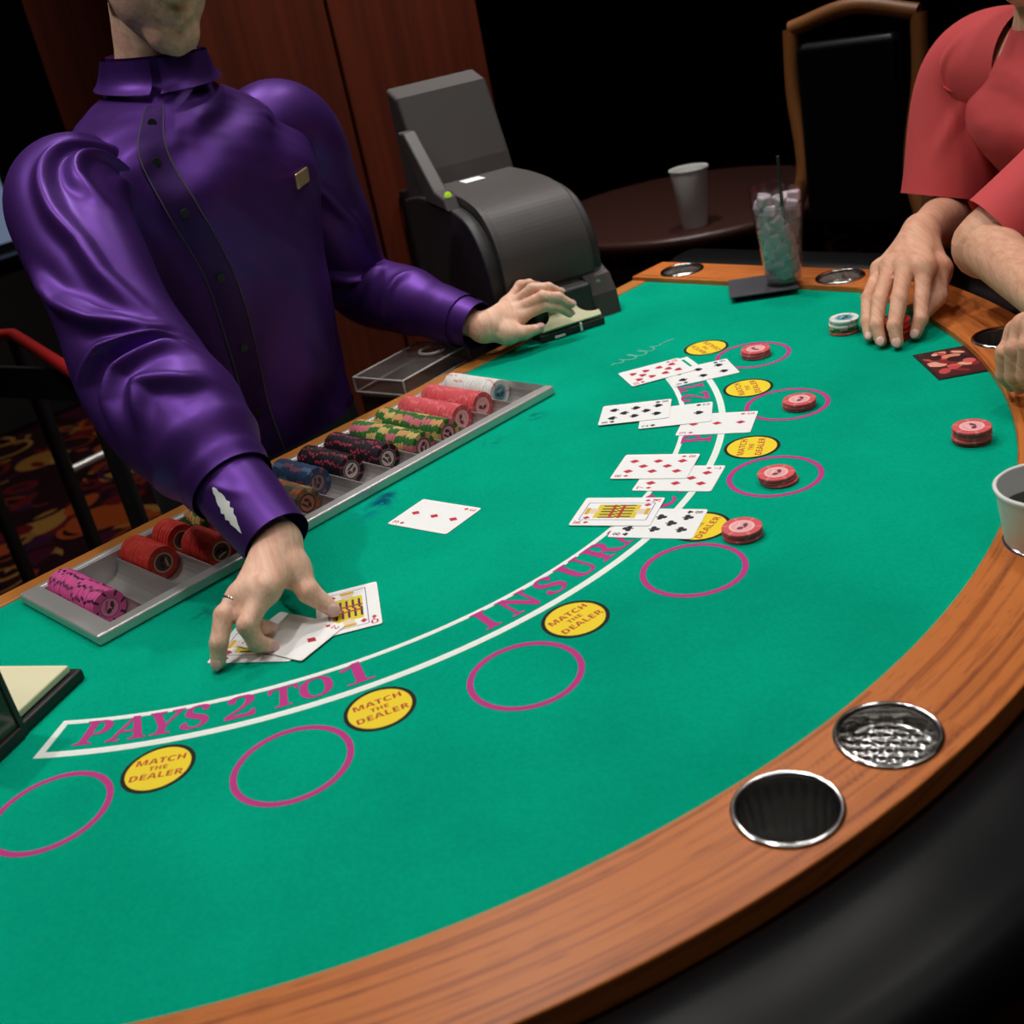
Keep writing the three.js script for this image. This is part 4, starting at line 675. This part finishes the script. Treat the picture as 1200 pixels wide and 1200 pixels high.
  const sleeve = (a, S, E, k, e = 0.078) => clothTube([a, S, S.clone().lerp(E, k)], [[0, 0.08], [0.35, 0.08], [1, e]], foldField([{ p: [[0.2, -0.6], [0.6, 0.1], [0.95, 0.6]], a: 0.008, w: 0.01 }, { p: [[0.3, 0.4], [0.9, -0.5]], a: 0.006, w: 0.01 }]), 60, 64);
  const r = sleeve(V(1.02, 1.215, 0.57), SR, ER, 0.84), l = sleeve(V(0.97, 1.215, 0.69), SL, EL, 0.93, 0.058);
  for (const [sl, S, E, k] of [[r, SR, ER, 0.84], [l, SL, EL, 0.93]]) { const inn = clothTube([S.clone().lerp(E, k), S.clone().lerp(E, k - 0.2)], [[0, k > 0.9 ? 0.057 : 0.077], [1, 0.055]], null, 6, 64); mesh('polo_sleeve', L(merge([sl.geo, inn.geo])), mat.polo, t); }
  { const q = trunk.point(0.42, Math.PI / 2 + 0.35, 0.004), n = trunk.point(0.42, Math.PI / 2 + 0.35, 0.02).sub(q).normalize(), up = V(0, 1, 0).addScaledVector(n, -n.y).normalize(), rr = up.clone().cross(n), g = box(0.04, 0.04, 0.003, 0, 0, 0, 0.001); g.applyMatrix4(new THREE.Matrix4().makeBasis(rr, up, n)); g.translate(q.x, q.y, q.z); mesh('shirt_emblem', L(g), M([0.6, 0.25, 0.05], { roughness: 0.8 }), t, 'orange embroidered patch on the chest'); }
  const thigh = (pts, rs) => clothTube(pts, rs, null, 30, 32).geo;
  mesh('jeans', L(merge([thigh([V(1.2, 0.75, 0.78), V(1.05, 0.72, 0.6), V(0.9, 0.66, 0.42)], [[0, 0.11], [1, 0.075]]), thigh([V(0.9, 0.68, 0.42), V(0.96, 0.4, 0.46), V(1.0, 0.1, 0.5)], [[0, 0.075], [1, 0.06]]), thigh([V(1.12, 0.75, 0.9), V(0.95, 0.72, 0.8), V(0.78, 0.66, 0.68)], [[0, 0.11], [1, 0.075]]), thigh([V(0.78, 0.68, 0.68), V(0.84, 0.4, 0.7), V(0.9, 0.1, 0.72)], [[0, 0.075], [1, 0.06]])])), mat.jeans, t);
  for (const [x, z] of [[0.98, 0.48], [0.88, 0.71]]) { const g = new THREE.SphereGeometry(1, 24, 16); g.scale(0.05, 0.045, 0.14); g.rotateY(2.3 + Math.PI / 2); g.translate(x, 0.075, z); mesh('shoe', L(g), mat.black, t); }
  const st = thing('bar_stool', 'black padded stool under the seated player', 'stool', [1.24, 0, 0.88]);
  mesh('seat', (() => { const g = lathe([[0, 0.62], [0.19, 0.62], [0.205, 0.6], [0.205, 0.575], [0.19, 0.56], [0, 0.56]], 40); return g; })(), mat.vinyl, st);
  for (let i = 0; i < 4; i++) { const a = i * Math.PI / 2 + 0.4; mesh('leg', rod(V(0.13 * Math.cos(a), 0.57, 0.13 * Math.sin(a)), V(0.2 * Math.cos(a), 0, 0.2 * Math.sin(a)), 0.014), mat.blackMetal, st); }
  const fr = new THREE.TorusGeometry(0.18, 0.009, 8, 40); fr.rotateX(Math.PI / 2); fr.translate(0, 0.2, 0); mesh('foot_ring', fr, mat.blackMetal, st);
}

// ---------------------------------------------------------------- behind the table
{
  const t = thing('wooden_cabinet', 'tall red-brown wooden cabinet with dark pull handles behind the dealer', 'cabinet', [1.1, 0, -1.33]);
  mesh('carcass', box(1.0, 1.9, 0.44, 0, 0.95, 0, 0.006), mat.mahogany, t);
  for (const s of [-1, 1]) { const d = mesh('door', box(0.47, 1.7, 0.022, s * 0.24, 1.0, 0.231, 0.004), mat.mahogany, t); mesh('handle', [rod(V(s * 0.024 + 0.11, 0.78, 0.262), V(s * 0.024 + 0.11, 1.02, 0.262), 0.012), rod(V(s * 0.024 + 0.11, 0.8, 0.24), V(s * 0.024 + 0.11, 0.8, 0.262), 0.006), rod(V(s * 0.024 + 0.11, 1.0, 0.24), V(s * 0.024 + 0.11, 1.0, 0.262), 0.006)], mat.blackMetal, d); }
}
{
  const t = thing('railing', 'black metal railing with a red top bar behind the dealer', 'railing', [0.145, 0, -0.975], 0);
  const A = V(0.06, 0.97, -0.295), B = V(-0.06, 0.97, 0.295), C = V(-0.03, 0.97, -0.56);
  const D = A.clone().add(V(0.34, 0, -0.03));
  mesh('top_bar', [rod(C, A, 0.0125, 16), rod(A, B, 0.0125, 16), new THREE.SphereGeometry(0.0125, 16, 12).translate(A.x, A.y, A.z), new THREE.SphereGeometry(0.0125, 16, 12).translate(B.x, B.y, B.z)], mat.redVinyl, t, 'red padded top bar');
  for (const p of [A, B, C, D]) mesh('post', rod(V(p.x, 0, p.z), V(p.x, 0.965, p.z), 0.017, 16), mat.blackMetal, t);
  mesh('panel', (() => { const g = box(0.01, 0.07, 0.56, 0, 0.03, 0, 0.004); g.rotateY(0.2); g.translate(0, 0.88, 0); return g; })(), mat.black, t);
  mesh('cross_bar', [rod(V(A.x, 0.64, A.z), V(D.x, 0.64, D.z), 0.01)], mat.steel, t);
}
{
  const t = thing('slot_machine', 'dark gaming machine with a pale lit screen in the far background', 'machine', [1.17, 0, -4.25], 0.0);
  mesh('housing', [box(0.62, 0.7, 0.5, 0, 0.35, 0, 0.02), box(0.62, 0.9, 0.32, 0, 1.14, -0.08, 0.02)], mat.black, t);
  mesh('screen', box(0.54, 0.3, 0.01, 0, 0.93, 0.084, 0.004), new THREE.MeshStandardMaterial({ color: 0x202830, emissive: 0x9fb2d8, emissiveIntensity: 2.2 }), t, 'pale blue lit screen');
  mesh('button_deck', box(0.6, 0.05, 0.26, 0, 0.72, 0.14, 0.01), mat.vinyl, t);
  const L = new THREE.RectAreaLight(0x9fb2d8, 2.2, 0.54, 0.3); L.position.set(0, 0.93, 0.1); L.lookAt(0, 0.93, 2); L.name = 'screen_glow'; t.add(L); L.rotation.set(0, Math.PI, 0);
}
{
  const t = thing('side_table', 'low dark round table standing behind the far rail', 'table', [2.05, 0, -0.86]);
  mesh('tabletop', lathe([[0, 0.76], [0.42, 0.76], [0.43, 0.75], [0.43, 0.735], [0.42, 0.725], [0, 0.725]], 56), M([0.05, 0.018, 0.014], { roughness: 0.35 }), t);
  mesh('column', cyl(0.05, 0.04, 0.7, 0, 0.03, 0), mat.blackMetal, t); mesh('foot', lathe([[0, 0.04], [0.06, 0.04], [0.26, 0.015], [0.27, 0], [0, 0]], 40), mat.blackMetal, t);
  const c = thing('drinking_cup', 'plain white cup on the dark table behind the far rail', 'cup', [1.8, 0.7605, -0.645]);
  mesh('cup', lathe([[0, 0], [0.034, 0], [0.05, 0.15], [0.052, 0.152], [0.0485, 0.15], [0.032, 0.004], [0, 0.004]], 40), mat.paperCup, c);
}
{
  const t = thing('high_chair', 'black leather high chair with amber wooden frame beyond the far rail', 'chair', [1.62, 0, -0.14], -Math.PI / 2 + 0.1);
  mesh('seat', box(0.38, 0.08, 0.36, 0, 0.66, 0, 0.025), mat.vinyl, t); mesh('backrest', box(0.24, 0.42, 0.05, 0, 0.98, -0.17, 0.02), mat.vinyl, t);
  for (const s of [-1, 1]) { mesh('back_post', tubePath([V(s * 0.15, 0.6, -0.17), V(s * 0.165, 0.76, -0.15), V(s * 0.13, 0.9, -0.17), V(s * 0.15, 1.08, -0.19), V(s * 0.15, 1.22, -0.2)], 0.018, 40, 12), mat.amberWood, t); mesh('leg', rod(V(s * 0.16, 0.64, 0.14), V(s * 0.18, 0, 0.18), 0.018), mat.amberWood, t); mesh('leg', rod(V(s * 0.15, 0.64, -0.16), V(s * 0.18, 0, -0.2), 0.018), mat.amberWood, t); }
  mesh('top_rail', tubePath([V(-0.15, 1.22, -0.2), V(0, 1.25, -0.205), V(0.15, 1.22, -0.2)], 0.018, 20, 12), mat.amberWood, t);
}
shadows(scene);
renderer.render(scene, camera);
